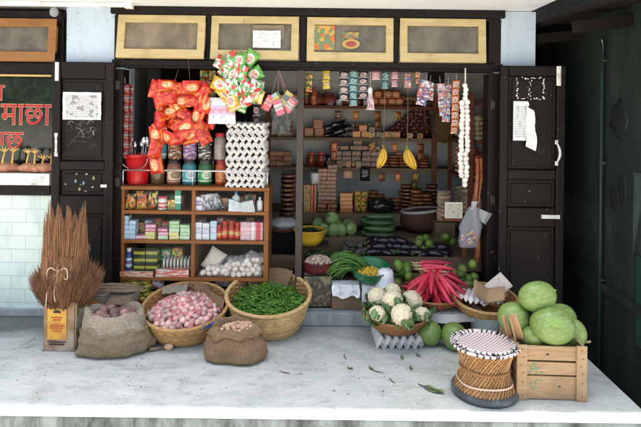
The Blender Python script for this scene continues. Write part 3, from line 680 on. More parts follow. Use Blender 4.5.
for o, l in zip(many(single('spice_carton', mk_box(.075, .06, .06), P['orange'], (0, 0, 0), 'x', 'carton', 'orange cartons on the middle back shelf'), spots),
                ('orange carton beside the black pouches on the middle back shelf', 'orange carton under another in the short stack on the middle back shelf', 'orange carton topmost of the short stack on the middle back shelf', 'orange carton in front of the dark heap of packets', 'orange carton at right in front of the dark heap of packets')): o['label'] = l
many(single('tea_tin', mk_box(.055, .05, .06), packmat('pale_tin', (.25, .22, .17), (.5, .45, .35), (.1, .1, .1), 'oval', .35), (0, 0, 0), 'small pale tin standing between the orange cartons on the middle back shelf', 'tin', 'pale tins'), [((XU(u, 130, y - .03), y - .03, z), (0, 0, 0)) for u in (372.5, 379)])
spots = []
for k in range(8):
    n = 10 - k
    for i in range(n):
        u = 386 + 4.7*i + k*4.4 + R.uniform(-1, 1)
        if u < 431: spots.append(((XU(u, 125, y), y + .05 + .02*(i % 2), z + .036*k), (R.uniform(-.2, .2), R.uniform(-.3, .3), R.uniform(-.4, .4))))
many(single('snack_sachet', mk_pillow(.07, .05, .04, 5, 5), P['dkred'], (0, 0, 0), 'dark red sachet in the sloping heap at the right of the middle back shelf', 'sachet', 'dark red sachets heaped on the middle back shelf'), spots)
# shelf C
z = ZC + .001
spots = [((XU(u, 160, y), y, z + .054*k), (0, 0, R.uniform(-.05, .05))) for k in range(3) for u in (337, 346.5, 356, 366, 375)] + [((XU(357.5, 150, y), y, z + .165), (0, 0, 0)), ((XU(357, 146, y), y, z + .22), (0, 0, .1))]
many(single('biscuit_packet', mk_box(.087, .09, .05), P['dkbrown'], (0, 0, 0), 'dark brown wrapped biscuit packet stacked on the lower back shelf', 'packet', 'dark biscuit packets on the lower back shelf'), spots)
for i, u in enumerate((311, 321)):
    jr = jar('red spice jar with red lid, %s of two at left of the lower back shelf' % ('left' if i == 0 else 'right'), .045, .14, basic('chili_jar%d' % i, (.25, .05, .02), .15), basic('jar_lid_red%d' % i, (.5, .08, .03), .4), None, (XU(u, 160, y - .02), y - .02, z))
spots = [((XU(u, 165, y), y, z + .03*k), (0, 0, R.uniform(-.2, .2))) for k in range(4) for u in (384, 394, 404, 414, 424)[:5 - (k > 2)*2]]
many(single('noodle_pack', mk_pillow(.1, .032, .1, 6, 4), P['brown'], (0, 0, 0), 'flat brown packet layered at the right of the lower back shelf behind the bananas', 'packet', 'flat packets behind the bananas'), spots)
b = MB(); b.lathe([(.0005, 0), (.035, 0), (.036, .11), (.03, .115), (.0005, .115)], 16)
# small boards hung below shelf C
single('hanging_packet', mk_box(.085, .02, .07), P['redor'], (XU(348, 177, 1.42), 1.42, zat(348, 178, 1.42)), 'red brown packet hanging under the lower back shelf', 'packet')
single('hanging_packet', mk_pillow(.1, .13, .03), P['blackbag'], (XU(365, 181, 1.38), 1.38, zat(365, 181, 1.38)), 'shiny black packet hanging under the lower back shelf', 'packet')
# tier D
z = ZD + .001; y = 1.2
spots = [((XU(u, 190, y) + R.uniform(-.006, .006), y, z + .037*k), (0, 0, R.uniform(-.08, .08))) for u, n in ((322, 11), (331.5, 12), (340, 5)) for k in range(n) if not (u == 340)]
many(single('nut_packet', mk_box(.085, .1, .034), packmat('nut_packet', (.22, .07, .025), (.45, .22, .08), (.1, .03, .02), 'band', .25, .35), (0, 0, 0), 'brown snack packet in the tall twin stacks below the lower back shelf', 'packet', 'brown packets in tall stacks'), spots, None)
single('tall_carton', mk_box(.115, .07, .26), packmat('yellow_carton', (.5, .38, .12), (.4, .03, .02), (.4, .03, .02), 'stripe', .5), (XU(310, 200, 1.1), 1.12, z), 'tall yellow carton with red upright print beside the brown packet stacks', 'carton')
b = MB(); b.lathe([(.0005, 0), (.04, 0), (.045, .1), (.04, .105), (.0005, .105)], 16); single('white_cup', b, M['white_paint'], (XU(315, 178, 1.15), 1.16, z + .262), 'white cup standing on top of the tall yellow carton', 'cup')
spots = [((XU(346, 200, y), y - .03, z + .037*k), (0, 0, R.uniform(-.05, .05))) for k in range(5)]
for k, o in enumerate(many(single('orange_packet', mk_box(.115, .1, .034), P['orange'], (0, 0, 0), 'x', 'packet', 'stack of orange packets'), spots)): o['label'] = 'orange packet, %s from the bottom of the short orange stack' % ORD[k]
spots = [((XU(u, 200, y), y - .04, z + .048*k), (R.uniform(-.2, .2), 0, R.uniform(-.3, .3))) for k in range(4) for u in (357, 363.5)]
many(single('sweet_packet', mk_pillow(.065, .055, .04, 6, 6), P['yellowred'], (0, 0, 0), 'yellow and red sweet packet piled between the orange stack and black bag', 'packet', 'yellow and red sweet packets'), spots)
b = MB(); b.ell((0, 0, .07), (.13, .1, .085), 36, 20, fn=lambda q: 1 + .16*noise.noise(q*3.2) + .07*noise.noise(q*9)); single('plastic_bag', b, basic('black_bag_film', (.012, .014, .013), .1, .2, bump=.9, bsc=30, coat=.6, bd=.01), (XU(381, 200, y), y, z - .02), 'crumpled shiny black bag on the rack beside the sweet packets', 'bag')
spots = [((XU(u, 205, y) + .012*k*(1 if u < 415 else -1), y, z + .036*k), (0, 0, R.uniform(-.1, .1))) for u in (412, 422, 431) for k in range(6 if u == 422 else 5)]
many(single('grain_packet', mk_pillow(.105, .036, .11, 6, 4), P['brown'], (0, 0, 0), 'brown grain packet in the rounded stack beside the dark sack', 'packet', 'brown grain packets stacked beside the sack'), spots)
b = MB(); b.lathe([(.0005, 0), (.15, 0), (.18, .06), (.175, .14), (.165, .17), (.155, .165), (.14, .12), (.0005, .11)], 32, wob=lambda a, r, z, k: (r*(1 + .06*noise.noise((math.cos(a)*1.5, math.sin(a)*1.5, z*6))), z + .02*math.cos(a + .5)*(z > .1)))
t = thing('grain_sack', 'open dark brown sack with rolled pale rim on the rack', 'sack', (XU(421, 222, .95), .98, .47)); b.build('sack_body', burlap('dark_sack', (.12, .065, .045)), t)
b = MB(); b.tube([(.168*math.cos(a), .168*math.sin(a), .165 + .02*math.cos(a + .5)) for a in [i*2*PI/32 for i in range(32)]], .013, 6, closed=True); b.build('rolled_rim', basic('sack_rim', (.4, .4, .38), .8), t)
# denser stock along the back shelves
def shelf_row(z, y_, u0, u1, wu, layers, mk, mat, name, cat, label, group, jit=.12):
    sp_ = []; u = u0
    hh = mk[1]
    while u < u1:
        for k in range(R.choice(layers)): sp_.append(((XU(u, 130, y_) + R.uniform(-.004, .004), y_ + R.uniform(-.02, .02), z + hh*k), (0, 0, R.uniform(-jit, jit))))
        u += wu
    return many(single(name, mk[0], mat, (0, 0, 0), label, cat, group), sp_)
shelf_row(ZA + .001, 1.58, 323, 372, 8.6, (1, 2, 2, 3), (mk_pillow(.08, .05, .05, 6, 5), .045), P['redor'], 'spice_packet', 'packet', 'red spice packet in the row behind the clay pots on the top back shelf', 'spice packets behind the clay pots')
shelf_row(ZA + .001, 1.55, 404, 432, 7.5, (2, 3), (mk_box(.07, .07, .05), .051), P['dkbrown'], 'spice_carton', 'carton', 'dark carton at the right end of the top back shelf behind the white strips', 'dark cartons on the top back shelf')
shelf_row(ZB + .001, 1.59, 326, 384, 6.4, (2, 3, 3), (mk_box(.06, .06, .045), .046), P['dkbrown'], 'spice_carton', 'carton', 'dark brown carton in the back row of the middle shelf behind the black pouches', 'dark cartons behind the black pouches')
shelf_row(ZC + .001, 1.58, 382, 432, 8.4, (3, 4, 5), (mk_box(.08, .07, .034), .035), P['redor'], 'biscuit_packet', 'packet', 'red brown packet in the back row of the lower shelf behind the flat packets', 'red brown packets on the lower back shelf')
shelf_row(ZC + .056*3, 1.52, 334, 378, 10.4, (0, 1, 1, 2), (mk_box(.085, .08, .04), .041), P['brown'], 'biscuit_packet', 'packet', 'brown packet laid on top of the dark biscuit packets on the lower back shelf', 'brown packets on top of the biscuit packets')
shelf_row(ZC + .001, 1.46, 325, 333, 4, (1,), (mk_pillow(.05, .12, .04), .1), P['blackbag'], 'black_pouch', 'pouch', 'upright black pouch between the red jars and the biscuit packets', 'upright black pouches')
shelf_row(ZD + .001, 1.36, 344, 410, 7.5, (3, 4, 5), (mk_pillow(.09, .035, .1, 6, 4), .036), P['brown'], 'nut_packet', 'packet', 'brown packet in the far back stack behind the black bag on the rack', 'brown packets behind the black bag')
shelf_row(ZD + .001, 1.3, 407, 440, 8.5, (5, 6, 7, 8), (mk_pillow(.11, .036, .1, 6, 4), .036), P['dkbrown'], 'grain_packet', 'packet', 'dark brown packet in the back stacks behind the dark sack', 'dark packets behind the sack')
shelf_row(ZA + .001, 1.5, 272, 297, 8, (2, 3), (mk_box(.075, .07, .05), .051), P['redor'], 'shop_packet', 'packet', 'red orange packet on the top back shelf left of the steel post', 'packets on the top shelf left of the post')
for u_, zz_ in ((274, ZB), (284, ZB), (293, ZB)): pass
hp = [('redor', 'red orange'), ('brown', 'brown'), ('yellowred', 'yellow and red'), ('orange', 'orange'), ('dkbrown', 'dark brown')]
for i, (u, v, z_, mk_, where) in enumerate(((334, 150, ZB, 0, 'middle back shelf behind the dark biscuit packets'), (372, 150, ZB, 2, 'middle back shelf left of the bananas'), (395, 150, ZB, 3, 'middle back shelf between the two bananas'), (421, 150, ZB, 1, 'middle back shelf right of the bananas'), (382, 180, ZC, 1, 'lower back shelf right of the shiny black packet'), (398, 180, ZC, 0, 'lower back shelf between the bananas and the dark sack'), (415, 180, ZC, 2, 'lower back shelf above the dark sack'), (338, 120, ZA, 4, 'top back shelf above the black pouches'), (356, 120, ZA, 3, 'top back shelf under the dark strips'), (378, 120, ZA, 1, 'top back shelf behind the left banana string'), (398, 120, ZA, 2, 'top back shelf behind the right banana string'))):
    t = thing('hanging_packet', '%s packet hanging under the %s' % (hp[mk_][1], where), 'packet', (XU(u, v, 1.42), 1.43, z_ - .035), (0, 0, R.uniform(-.3, .3)))
    n = 2 if i % 3 == 0 else 1; o = None
    for k in range(n):
        if o is None: o = mk_pillow(.065, .085, .025, 6, 6).build('packet', P[hp[mk_][0]], t, (0, 0, -.1))
        else: dup(o, (0, -.004, -.1 - .085*k), parent=t)
    MB().tube([(0, 0, -.02), (0, 0, 0)], .0012, 4).build('string', M['steel'], t)
shelf_row(ZC + .001, 1.44, 330, 376, 9.6, (1, 1, 0), (mk_box(.05, .04, .065), .066), packmat('gold_tea', (.5, .32, .05), (.4, .05, .03), (.08, .15, .05), 'blotch', .35, .3), 'tea_carton', 'carton', 'small gold carton in front of the dark biscuit packets on the lower back shelf', 'gold cartons on the lower back shelf')
shelf_row(ZB + .001, 1.43, 372, 428, 9.5, (0, 1, 1, 2), (mk_box(.055, .04, .05), .051), packmat('green_tea', (.06, .18, .06), (.5, .4, .1), (.4, .06, .03), 'blotch', .35, .3), 'tea_carton', 'carton', 'small green carton at the front of the middle back shelf before the dark heap', 'green cartons on the middle back shelf')
shelf_row(ZA + .001, 1.45, 330, 372, 9.0, (0, 1, 1), (mk_box(.06, .04, .06), .061), packmat('blue_tea', (.05, .1, .22), (.5, .5, .45), (.45, .08, .05), 'oval', .35, .3), 'tea_carton', 'carton', 'small blue carton at the front of the top back shelf behind the sachet strips', 'blue cartons on the top back shelf')
# side shelf by the right wall
sd = thing('side_shelf', 'narrow wooden side shelf crowded with packets near the right door jamb', 'shelf', (0, 0, 0))
for zz_ in (.62, .95, 1.28, 1.6): b = MB(); b.box((1.345, .95, zz_), (.2, .7, .025)); b.build('board', M['red_shelf'], sd, bev=.003)
for y_ in (.58, 1.32): b = MB(); b.box((1.26, y_, 1.1), (.035, .035, 1.2)); b.build('upright', M['red_shelf'], sd)
for zz_, m_, nm, lab in ((.633, P['cream'], 'cream', 'cream'), (.963, P['redor'], 'red', 'red and orange'), (1.293, P['cream'], 'ochre', 'dull ochre')):
    spots = [((1.33, .64 + .1*i, zz_ + .042*k), (0, 0, PI/2 + R.uniform(-.15, .15))) for i in range(6) for k in range(R.choice((4, 5, 6)))]
    many(single('side_packet', mk_pillow(.09, .045, .13, 6, 4), m_, (0, 0, 0), '%s packet stacked on the %s board of the side shelf' % (lab, {.633: 'lowest', .963: 'middle', 1.293: 'upper'}[zz_]), 'packet', '%s packets on the side shelf' % lab), spots)
b = MB(); b.ell((0, 0, .14), (.11, .1, .17), 28, 18, fn=lambda q: 1 + .2*noise.noise(q*2.6)); single('brown_bag', b, burlap('mottled_brown', (.16, .1, .05)), (XU(444, 136, 1.25), 1.25, ZB + .0), 'mottled brown bag slumped at the right end of the middle back shelf', 'bag')
spots = [((XU(444, 205, .8) + R.uniform(-.006, .006), .8, .575 + .038*k), (0, 0, R.uniform(-.1, .1))) for k in range(7)]
many(single('cream_packet', mk_pillow(.13, .04, .1, 6, 4), P['cream'], (0, 0, 0), 'pale cream packet in the single stack right of the dark sack', 'packet', 'cream packets stacked right of the sack'), spots)
single('support_box', mk_box(.17, .2, .13), M['shelf_wood'], (XU(444, 205, .8), .84, .442), 'small wooden box under the stack of cream packets', 'box')
t = thing('price_card', 'white printed card standing beside the hanging plastic bag', 'card', (XU(453.5, 215, .22), .22, zat(453.5, 218, .22))); MB().box((0, 0, .06), (.135, .012, .125)).build('card', newsmat('card_print', .45, (.62, .6, .48)), t)
MB().box((0, .02, -.012), (.15, .06, .022)).build('ledge', M['red_shelf'], t); MB().box((.09, .03, -.15), (.03, .03, .32)).build('support', M['red_shelf'], t)
# red cloth strip hanging by the right jamb
b = MB(); b.surf(lambda u, v: (.05*(u - .5) + .01*math.sin(v*9), .012*math.sin(u*7 + v*3), v*.78), 8, 24); single('red_strip', b, packmat('red_strip', (.3, .05, .025), (.45, .22, .05), (.12, .02, .02), 'blotch', .4, 0, (1, 6)), (XU(477, 260, .12), .12, zat(477, 262, .12)), 'red and brown strip of sachets hanging down the right door jamb', 'sachet strip')
# ---------------------------------------------------------------- vegetables on the rack
M['squash'] = basic('pale_green_squash', (.16, .26, .075), .5, .3, 9, c2=(.3, .42, .16), c2sc=14, rand=.2)
sq = MB(); sq.ell((0, 0, .06), (.055, .055, .065), 20, 14, fn=lambda q: (1 + .1*abs(math.cos(2.5*math.atan2(q.y, q.x)))) * (1 - .18*max(0, q.z)))
spots = [((XU(u, v, y_), y_, ZE + .001 + dz), (R.uniform(-.4, .4), R.uniform(-.4, .4), R.uniform(0, 6))) for u, v, y_, dz in ((322, 230, .78, 0), (332, 230, .74, 0), (342, 230, .78, 0), (351, 230, .82, 0), (326, 220, .88, .01), (338, 220, .9, .01), (348, 222, .9, .01), (331, 215, .85, .09), (318, 220, .88, .02))]
many(single('chayote_squash', sq, M['squash'], (0, 0, 0), 'pale green squash in the heap on the rack under the brown packet stacks', 'squash', 'green squashes on the rack'), spots)
M['cucumber'] = basic('dark_green_cucumber', (.028, .075, .02), .4, .4, 12, c2=(.07, .15, .04), c2sc=10, st=(1, 1, 1), rand=.3)
def curved(L, r, bend, seg=10, n=12, tip=.5):
    pts = [(L*(i/n - .5), 0, bend*(1 - (2*i/n - 1)**2)) for i in range(n + 1)]
    rr = [r*max(.15, min(1, (math.sin(PI*min(max(i/n, .03), .97)))**tip)) for i in range(n + 1)]
    return MB().tube(pts, rr, seg)
spots = [((XU(378 + R.uniform(-3, 3), 225, .8), .7 + .055*(i % 5) + .02*(i // 5), ZE + .03 + .05*(i // 5)), (0, R.uniform(-.05, .05), R.uniform(-.12, .12))) for i in range(16)]
many(single('cucumber', curved(.27, .029, -.006), M['cucumber'], (0, 0, 0), 'long dark green cucumber in the stack on the rack below the black bag', 'cucumber', 'cucumbers stacked on the rack'), spots)
M['aubergine'] = basic('dark_aubergine', (.014, .008, .013), .22, .3, rand=.2, coat=.3)
eg = MB(); eg.ell((0, 0, .032), (.075, .034, .034), 18, 12, fn=lambda q: 1 + .12*q.x); eg.ell((-.075, 0, .034), (.02, .016, .018), 10, 8, m=1)
sp2 = []
for i in range(34):
    u = 372 + 5.2*(i % 14) + R.uniform(-1, 1); sp2.append(((XU(u, 245, .5), .38 + .075*(i // 14) + R.uniform(-.02, .02), ZF + .002 + .03*(i // 14)), (R.uniform(-.2, .2), R.uniform(-.2, .2), R.uniform(-.9, .9))))
many(single('aubergine', eg, [M['aubergine'], basic('aubergine_cap', (.06, .09, .03), .6)], (0, 0, 0), 'small dark aubergine in the row along the lowest rack tier', 'aubergine', 'aubergines on the lowest tier'), sp2)
M['ginger'] = basic('dried_roots', (.09, .085, .065), .8, .4, 20, rand=.3)
gg = MB(); gg.ell((0, 0, .025), (.05, .03, .026), 16, 10, fn=lambda q: 1 + .35*noise.noise(q*3))
many(single('dried_root', gg, M['ginger'], (0, 0, 0), 'knobbly grey brown root in the pile on the lowest tier beside the aubergines', 'root', 'grey roots on the lowest tier'), [((XU(u, 245, .5), y_, ZF + .002 + dz), (0, R.uniform(-.3, .3), R.uniform(0, 6))) for u, y_, dz in ((352, .45, 0), (358, .4, 0), (365, .45, 0), (361, .52, .03), (368, .55, .02), (355, .55, .02), (345, .5, 0), (349, .56, .03))])
M['lime'] = basic('green_lime', (.1, .19, .03), .4, .3, 10, c2=(.22, .28, .05), c2sc=8, rand=.25, bump=.1, bsc=150)
lm = MB(); lm.ell((0, 0, .034), (.034, .034, .037), 16, 12, fn=lambda q: 1 + .12*max(0, abs(q.z) - .85))
def limes(u0, n, wu, v, y0, z0, label, group, seed):
    rr = random.Random(seed); sp = []
    for i in range(n):
        k = i % 3; row = i // (n//3 + 1)
        sp.append(((XU(u0 + rr.uniform(-wu, wu), v, y0), y0 + rr.uniform(-.08, .08), z0 + row*.05 + rr.uniform(0, .012)), (rr.uniform(0, 3), rr.uniform(0, 3), rr.uniform(0, 6))))
    return many(single('green_lime', lm, M['lime'], (0, 0, 0), label, 'lime', group), sp)
limes(402, 20, 9, 265, .08, ZG + .002, 'green lime in the heap between the white tub and the red radishes', 'limes beside the radishes', 3)
limes(463, 18, 8, 270, .06, ZG + .002, 'green lime in the heap right of the red radishes', 'limes right of the radishes', 4)
limes(436, 14, 18, 250, .46, ZF + .03, 'dull green lime on the lowest rack tier behind the radishes', 'limes on the lowest tier', 5)
# left side of the opening, behind the steel post
b = MB(); b.box((0, 0, .16), (.26, .3, .42)); single('wooden_box', b, woodmat('dark_box_wood', (.06, .038, .025), None, .7, 0, 20), (XU(312, 260, .38), .32, .1 - .05 + .001 + .05), 'dark wooden box behind the maroon basin carrying the yellow colander', 'box')
t = thing('colander', 'yellow plastic colander of greens on a dark box by the steel post', 'colander', (XU(309.5, 248, .36), .33, .472))
def openbowl(r0, r1, h, th=.006, seg=32, lip=.008): return [(.0005, 0), (r0, 0), ((r0 + r1)/2 + .01, h*.45), (r1, h), (r1 + lip, h + .004), (r1 + lip, h - .004), (r1 - th, h - .004), ((r0 + r1)/2 + .01 - th, h*.45), (r0 - th, th), (.0005, th)]
MB().lathe(openbowl(.08, .125, .12), 32).build('bowl', basic('yellow_plastic', (.5, .33, .03), .35, .15), t)
def leafmess(n, rad, ht, ln, wd, seed, base=0.0):
    rr = random.Random(seed); b = MB()
    for i in range(n):
        r = rad*math.sqrt(rr.random()); a = rr.uniform(0, 2*PI); z_ = base + ht*(1 - (r/rad)**2)*rr.uniform(.6, 1.05)
        M_ = Matrix.Translation((r*math.cos(a), r*math.sin(a), z_)) @ Euler((rr.uniform(-.7, .7), rr.uniform(-.7, .7), rr.uniform(0, 6.3))).to_matrix().to_4x4()
        b.surf(lambda u, v: ((u - .5)*ln, (v - .5)*wd*math.sin(PI*min(max(u, .06), .95)), .25*ln*(u - .5)**2 + .3*wd*abs(v - .5)), 4, 2, M=M_)
    return b
M['herb'] = basic('dark_herbs', (.03, .065, .015), .6, .3, island=.5)
tag(leafmess(140, .1, .035, .05, .018, 3, .06).build('loose_greens', M['herb'], None, (XU(309.5, 248, .36), .33, .5)), 'dark green leaves filling the yellow colander', 'greens', kind='stuff')
tag(leafmess(160, .11, .04, .06, .02, 4, 0).build('loose_greens', M['herb'], None, (XU(316, 253, .12), .17, .43)), 'dark leaves heaped between the colander and the maroon basin', 'greens', kind='stuff')
single('wooden_box', mk_box(.26, .16, .33), woodmat('dark_box_wood2', (.05, .03, .02), None, .7, 0, 20), (XU(316, 255, .12), .17, .1), 'low dark box under the leaf heap behind the maroon basin', 'box')
pt = Vector((XU(317.5, 312, 0), -.02, .1))
t = thing('dented_tin', 'dark square tin with rubbed pattern under the maroon basin', 'tin', pt, (0, 0, .03))
MB().box((0, .09, .12), (.205, .2, .24)).build('body', packmat('rubbed_tin', (.07, .06, .04), (.19, .15, .08), (.03, .035, .025), 'blotch', .45, 0, (2, 2)), t, bev=.006)
for zz_ in (.006, .234): b = MB(); b.tube([(-.104, -.012, zz_), (.104, -.012, zz_), (.104, .192, zz_), (-.104, .192, zz_)], .005, 6, closed=True); b.build('seam', M['black'], t)
t = thing('maroon_basin', 'maroon plastic basin on a dark tin, full of pale garlic', 'basin', (pt.x + .005, .06, .343))
MB().lathe(openbowl(.095, .112, .075), 32).build('bowl', basic('maroon_plastic', (.09, .016, .016), .35, .2), t)
def sunflower(n, rad, ht, z0, seed=1, jit=.004):
    rr = random.Random(seed); out = []
    for i in range(n):
        r = rad*math.sqrt((i + .5)/n); a = i*2.39996
        out.append(Vector((r*math.cos(a) + rr.uniform(-jit, jit), r*math.sin(a) + rr.uniform(-jit, jit), z0 + ht*(1 - (r/rad)**2) + rr.uniform(-jit, jit))))
    return out
M['garlic'] = basic('pale_garlic', (.5, .4, .3), .7, .25, 20, c2=(.3, .16, .12), c2sc=30, rand=.2)
gl = MB(); gl.ell((0, 0, 0), (.014, .014, .015), 10, 8, fn=lambda q: 1 + .35*max(0, q.z - .7))
many(single('garlic_bulb', gl, M['garlic'], (0, 0, 0), 'small pale garlic bulb heaped in the maroon basin', 'garlic', 'garlic in the maroon basin'), [(p + Vector((pt.x + .005, .06, .343)), (R.uniform(-1, 1), R.uniform(-1, 1), 0)) for p in sunflower(62, .096, .035, .07)])
# left of the post: pale bag in a bowl and dark packet stack
t = thing('white_bundle', 'pale cloth bundle on a dish left of the steel post', 'bundle', (XU(283, 228, .55), .55, zat(283, 230, .55)))
MB().lathe(openbowl(.12, .16, .035), 28).build('dish', basic('dish_dark', (.12, .05, .03), .5), t)
MB().ell((0, 0, .05), (.13, .1, .05), 28, 14, fn=lambda q: 1 + .25*noise.noise(q*2.3) + .08*noise.noise(q*7)).build('cloth', basic('pale_cloth', (.42, .44, .44), .85, .15), t)
b = MB(); b.box((0, 0, -.2), (.5, .4, .4)); single('storage_box', b, M['black'], (XU(281, 228, .6), .62, zat(283, 230, .55) - .002), 'dark box carrying the pale bundle behind the wooden cabinet', 'box')
spots = [((XU(288, 205, .95) + R.uniform(-.008, .008), .95, .58 + .042*k), (0, 0, R.uniform(-.1, .1))) for k in range(9)]
many(single('dark_packet', mk_pillow(.13, .042, .1, 6, 4), P['dkbrown'], (0, 0, 0), 'dark brown packet in the stack left of the steel post', 'packet', 'dark packets left of the post'), spots)
for z_, u_ in ((ZB, 283), (ZC, 282)):
    spots = [((XU(u_ - 10 + 8*i, 130, 1.48), 1.48, z_ + .001 + .05*k), (0, 0, R.uniform(-.1, .1))) for i in range(3) for k in range(3)]
    many(single('shop_packet', mk_box(.075, .08, .048), P['brown'] if z_ == ZC else P['dkbrown'], (0, 0, 0), 'brown packet stacked on the %s back shelf left of the steel post' % ('middle' if z_ == ZB else 'lower'), 'packet', 'packets on the %s shelf left of the post' % ('middle' if z_ == ZB else 'lower')), spots)
# ---------------------------------------------------------------- hanging sachet strips, strings
wire = MB(); ya = .10
za_ = zat(370, 72, ya); wire.tube([(XU(304, 70, ya), ya, za_ + .03), (XU(340, 74, ya), ya, za_), (XU(400, 76, ya), ya, za_ - .01), (XU(483, 78, ya), ya, za_ + .03)], .0018, 5)
wire.tube([(XU(304, 82, ya), ya, za_ - .06), (XU(372, 86, ya), ya, za_ - .09), (XU(483, 80, ya), ya, za_ - .04)], .0018, 5)
single('hanging_wire', wire, M['steel'], (0, 0, 0), 'pair of thin wires across the right opening carrying sachet strips', 'wire')
def strip(u, v0, v1, n, w, mat, label, tilt=0, y=ya, dv=0, thick=.012):
    ztop, zbot = zat(u, v0, y), zat(u, v1, y); h = (ztop - zbot)/n
    t = thing('sachet_strip', label, 'sachet strip', (XU(u, (v0+v1)/2, y), y, ztop), (0, tilt, R.uniform(-.3, .3)), group='sachet strips hanging in the opening')
    o = None
    for i in range(n):
        loc = (R.uniform(-.003, .003), -.004*(i % 2), -h*(i + 1)); rot = (R.uniform(-.15, .15), R.uniform(-.06, .06), R.uniform(-.25, .25))
        if o is None: o = mk_pillow(w, h*.94, thick, 6, 6).build('sachet', mat, t, loc, rot)
        else: dup(o, loc, rot, parent=t)
    MB().tube([(0, 0, 0), (0, 0, .05)], .0012, 4).build('string', M['white_paint'], t)
    return t
s_dark = packmat('sachet_dark', (.03, .03, .045), (.5, .45, .42), (.35, .08, .06), 'oval', .25)
s_teal = packmat('sachet_teal', (.02, .16, .18), (.35, .5, .48), (.02, .05, .08), 'oval', .25)
s_yel = packmat('sachet_yellow', (.6, .42, .04), (.3, .2, .02), (.7, .6, .3), 'band', .3)
s_pink = packmat('sachet_pink', (.45, .16, .2), (.6, .5, .5), (.2, .05, .1), 'oval', .3)
s_white = packmat('sachet_white', (.68, .7, .74), (.5, .08, .06), (.12, .15, .3), 'blotch', .22)
s_silver = packmat('sachet_silver', (.5, .52, .56), (.15, .18, .35), (.55, .14, .06), 'blotch', .2)
s_or = packmat('sachet_orange', (.6, .16, .03), (.7, .6, .5), (.2, .04, .1), 'oval', .25)
s_green = packmat('sachet_green', (.05, .2, .05), (.6, .5, .1), (.4, .05, .03), 'blotch', .3)
strip(309, 73, 92, 3, .05, s_green, 'short green and red sachet strip hanging just right of the steel post')
strip(326.5, 70, 89, 2, .055, s_yel, 'bright yellow sachet strip hanging right of the steel post')
strip(343.5, 71, 101, 4, .07, s_dark, 'left of the two near black sachet strips hanging above the top shelf')
strip(353.5, 70, 106, 5, .062, s_teal, 'teal sachet strip hanging between two near black strips')
strip(363, 71, 99, 4, .07, s_dark, 'right of the two near black sachet strips hanging above the top shelf')
strip(376, 71, 80, 1, .06, s_pink, 'single pink sachet hanging left of the teal pair')
strip(385, 71, 89, 2, .05, s_teal, 'short teal sachet pair hanging between pink sachets')
strip(395, 71, 87, 2, .05, s_pink, 'short pink sachet pair hanging left of the silver strips')
strip(408, 72, 88, 2, .05, s_silver, 'short silver sachet pair hanging left of the white strips')
strip(418, 71, 84, 2, .045, s_or, 'short orange sachet pair hanging left of the white strips')
strip(426, 80, 106, 3, .085, s_white, 'white sachet strip with red print, tilted, left of the silver one', .22, .06)
strip(430, 82, 100, 2, .07, s_white, 'shorter white sachet strip with red print behind the tilted one', .1, .1)
strip(440, 83, 116, 4, .06, s_silver, 'silver and blue sachet strip between the white and the orange strips', -.1, .05)
strip(448, 84, 122, 5, .06, s_silver, 'longer silver and blue sachet strip beside the orange strip', .05, .07)
strip(456, 80, 134, 7, .055, s_or, 'long orange sachet strip hanging next to the white garland', .03, .05)
b = MB(); b.box((0, 0, 0), (.13, .02, .1)); single('black_box', b, M['black'], (XU(436, 76, .2), .2, zat(436, 77, .2)), 'small black box fixed under the head beam above the silver strips', 'box')
# white and pink tassel
p = W(370, 110, .02); t = thing('string_tassel', 'white and pink paper tassel hanging on a thread before the top shelf', 'tassel', p)
b = MB(); b.tube([(0, 0, .16), (0, 0, .44)], .001, 4); b.build('thread', M['white_paint'], t)
b = MB(); b.ell((0, 0, .14), (.018, .018, .03), 10, 8); b.build('knot', M['white_paint'], t)
b = MB()
for i in range(7):
    a = i*.9; b.surf(lambda u, v: ((u - .5)*.03 + .02*math.cos(a)*(1 - v), .02*math.sin(a)*(1 - v) + .006*math.sin(v*9 + i), v*.12), 3, 8, M=Matrix.Rotation(a*.4, 4, 'Z'))
b.build('ribbon', basic('pink_white', (.7, .45, .5), .6, .3, 60, c2=(.75, .72, .7), c2sc=50, amt=(.48, .52)), t)
# bananas
M['banana'] = basic('ripe_banana', (.55, .33, .03), .45, .15, 8, c2=(.1, .06, .02), c2sc=26, amt=(.62, .7), rand=.12)
M['banana_tip'] = basic('banana_stalk', (.16, .13, .03), .6, .2)
def bananas(u, v0, v1, y, n, label, seed, green=False):
    rr = random.Random(seed); top = W(u, v0, y); H_ = (top.z - zat(u, v1, y))*.95
    t = thing('banana_bunch', label, 'bananas', top)
    MB().tube([(0, 0, .02), (0, 0, -.02)], [.012, .016], 8).build('stalk', basic('green_stalk', (.12, .16, .04), .6) if green else M['banana_tip'], t)
    for i in range(n):
        a = (i/(n - 1) - .5)*2.2 if n > 1 else 0; L_ = H_*rr.uniform(.86, 1.0)
        pts, rad = [], []
        for k in range(11):
            s_ = k/10; sw = math.sin(s_*PI*.9)
            pts.append((math.sin(a)*(.005 + .03*sw)*(1.0 if green else .8) + (.05*s_*s_ if green else -.035*s_*s_), -.012 - .03*sw*math.cos(a) - .012*(i % 2), -.008 - L_*s_))
            rad.append(.0105*(min(1, .4 + s_*4) if s_ < .2 else (1 if s_ < .8 else max(.3, 1 - (s_ - .8)*3.4))))
        MB().tube(pts, rad, 6, sm=True).build('banana', M['banana'], t)
    b = MB(); z_ = zat(u, 74, y) - top.z; b.tube([(0, 0, z_), (.004, 0, z_*.5), (0, 0, .01)], .0018, 5); b.build('string', basic('jute_string', (.2, .14, .07), .9), t)
    return t
bananas(383.5, 147, 168, -.0, 7, 'yellow banana bunch hanging on a string, the left of the two', 2)
bananas(407, 148, 169, -.0, 6, 'yellow banana bunch with green stalk hanging on a string, the right of the two', 5, True)
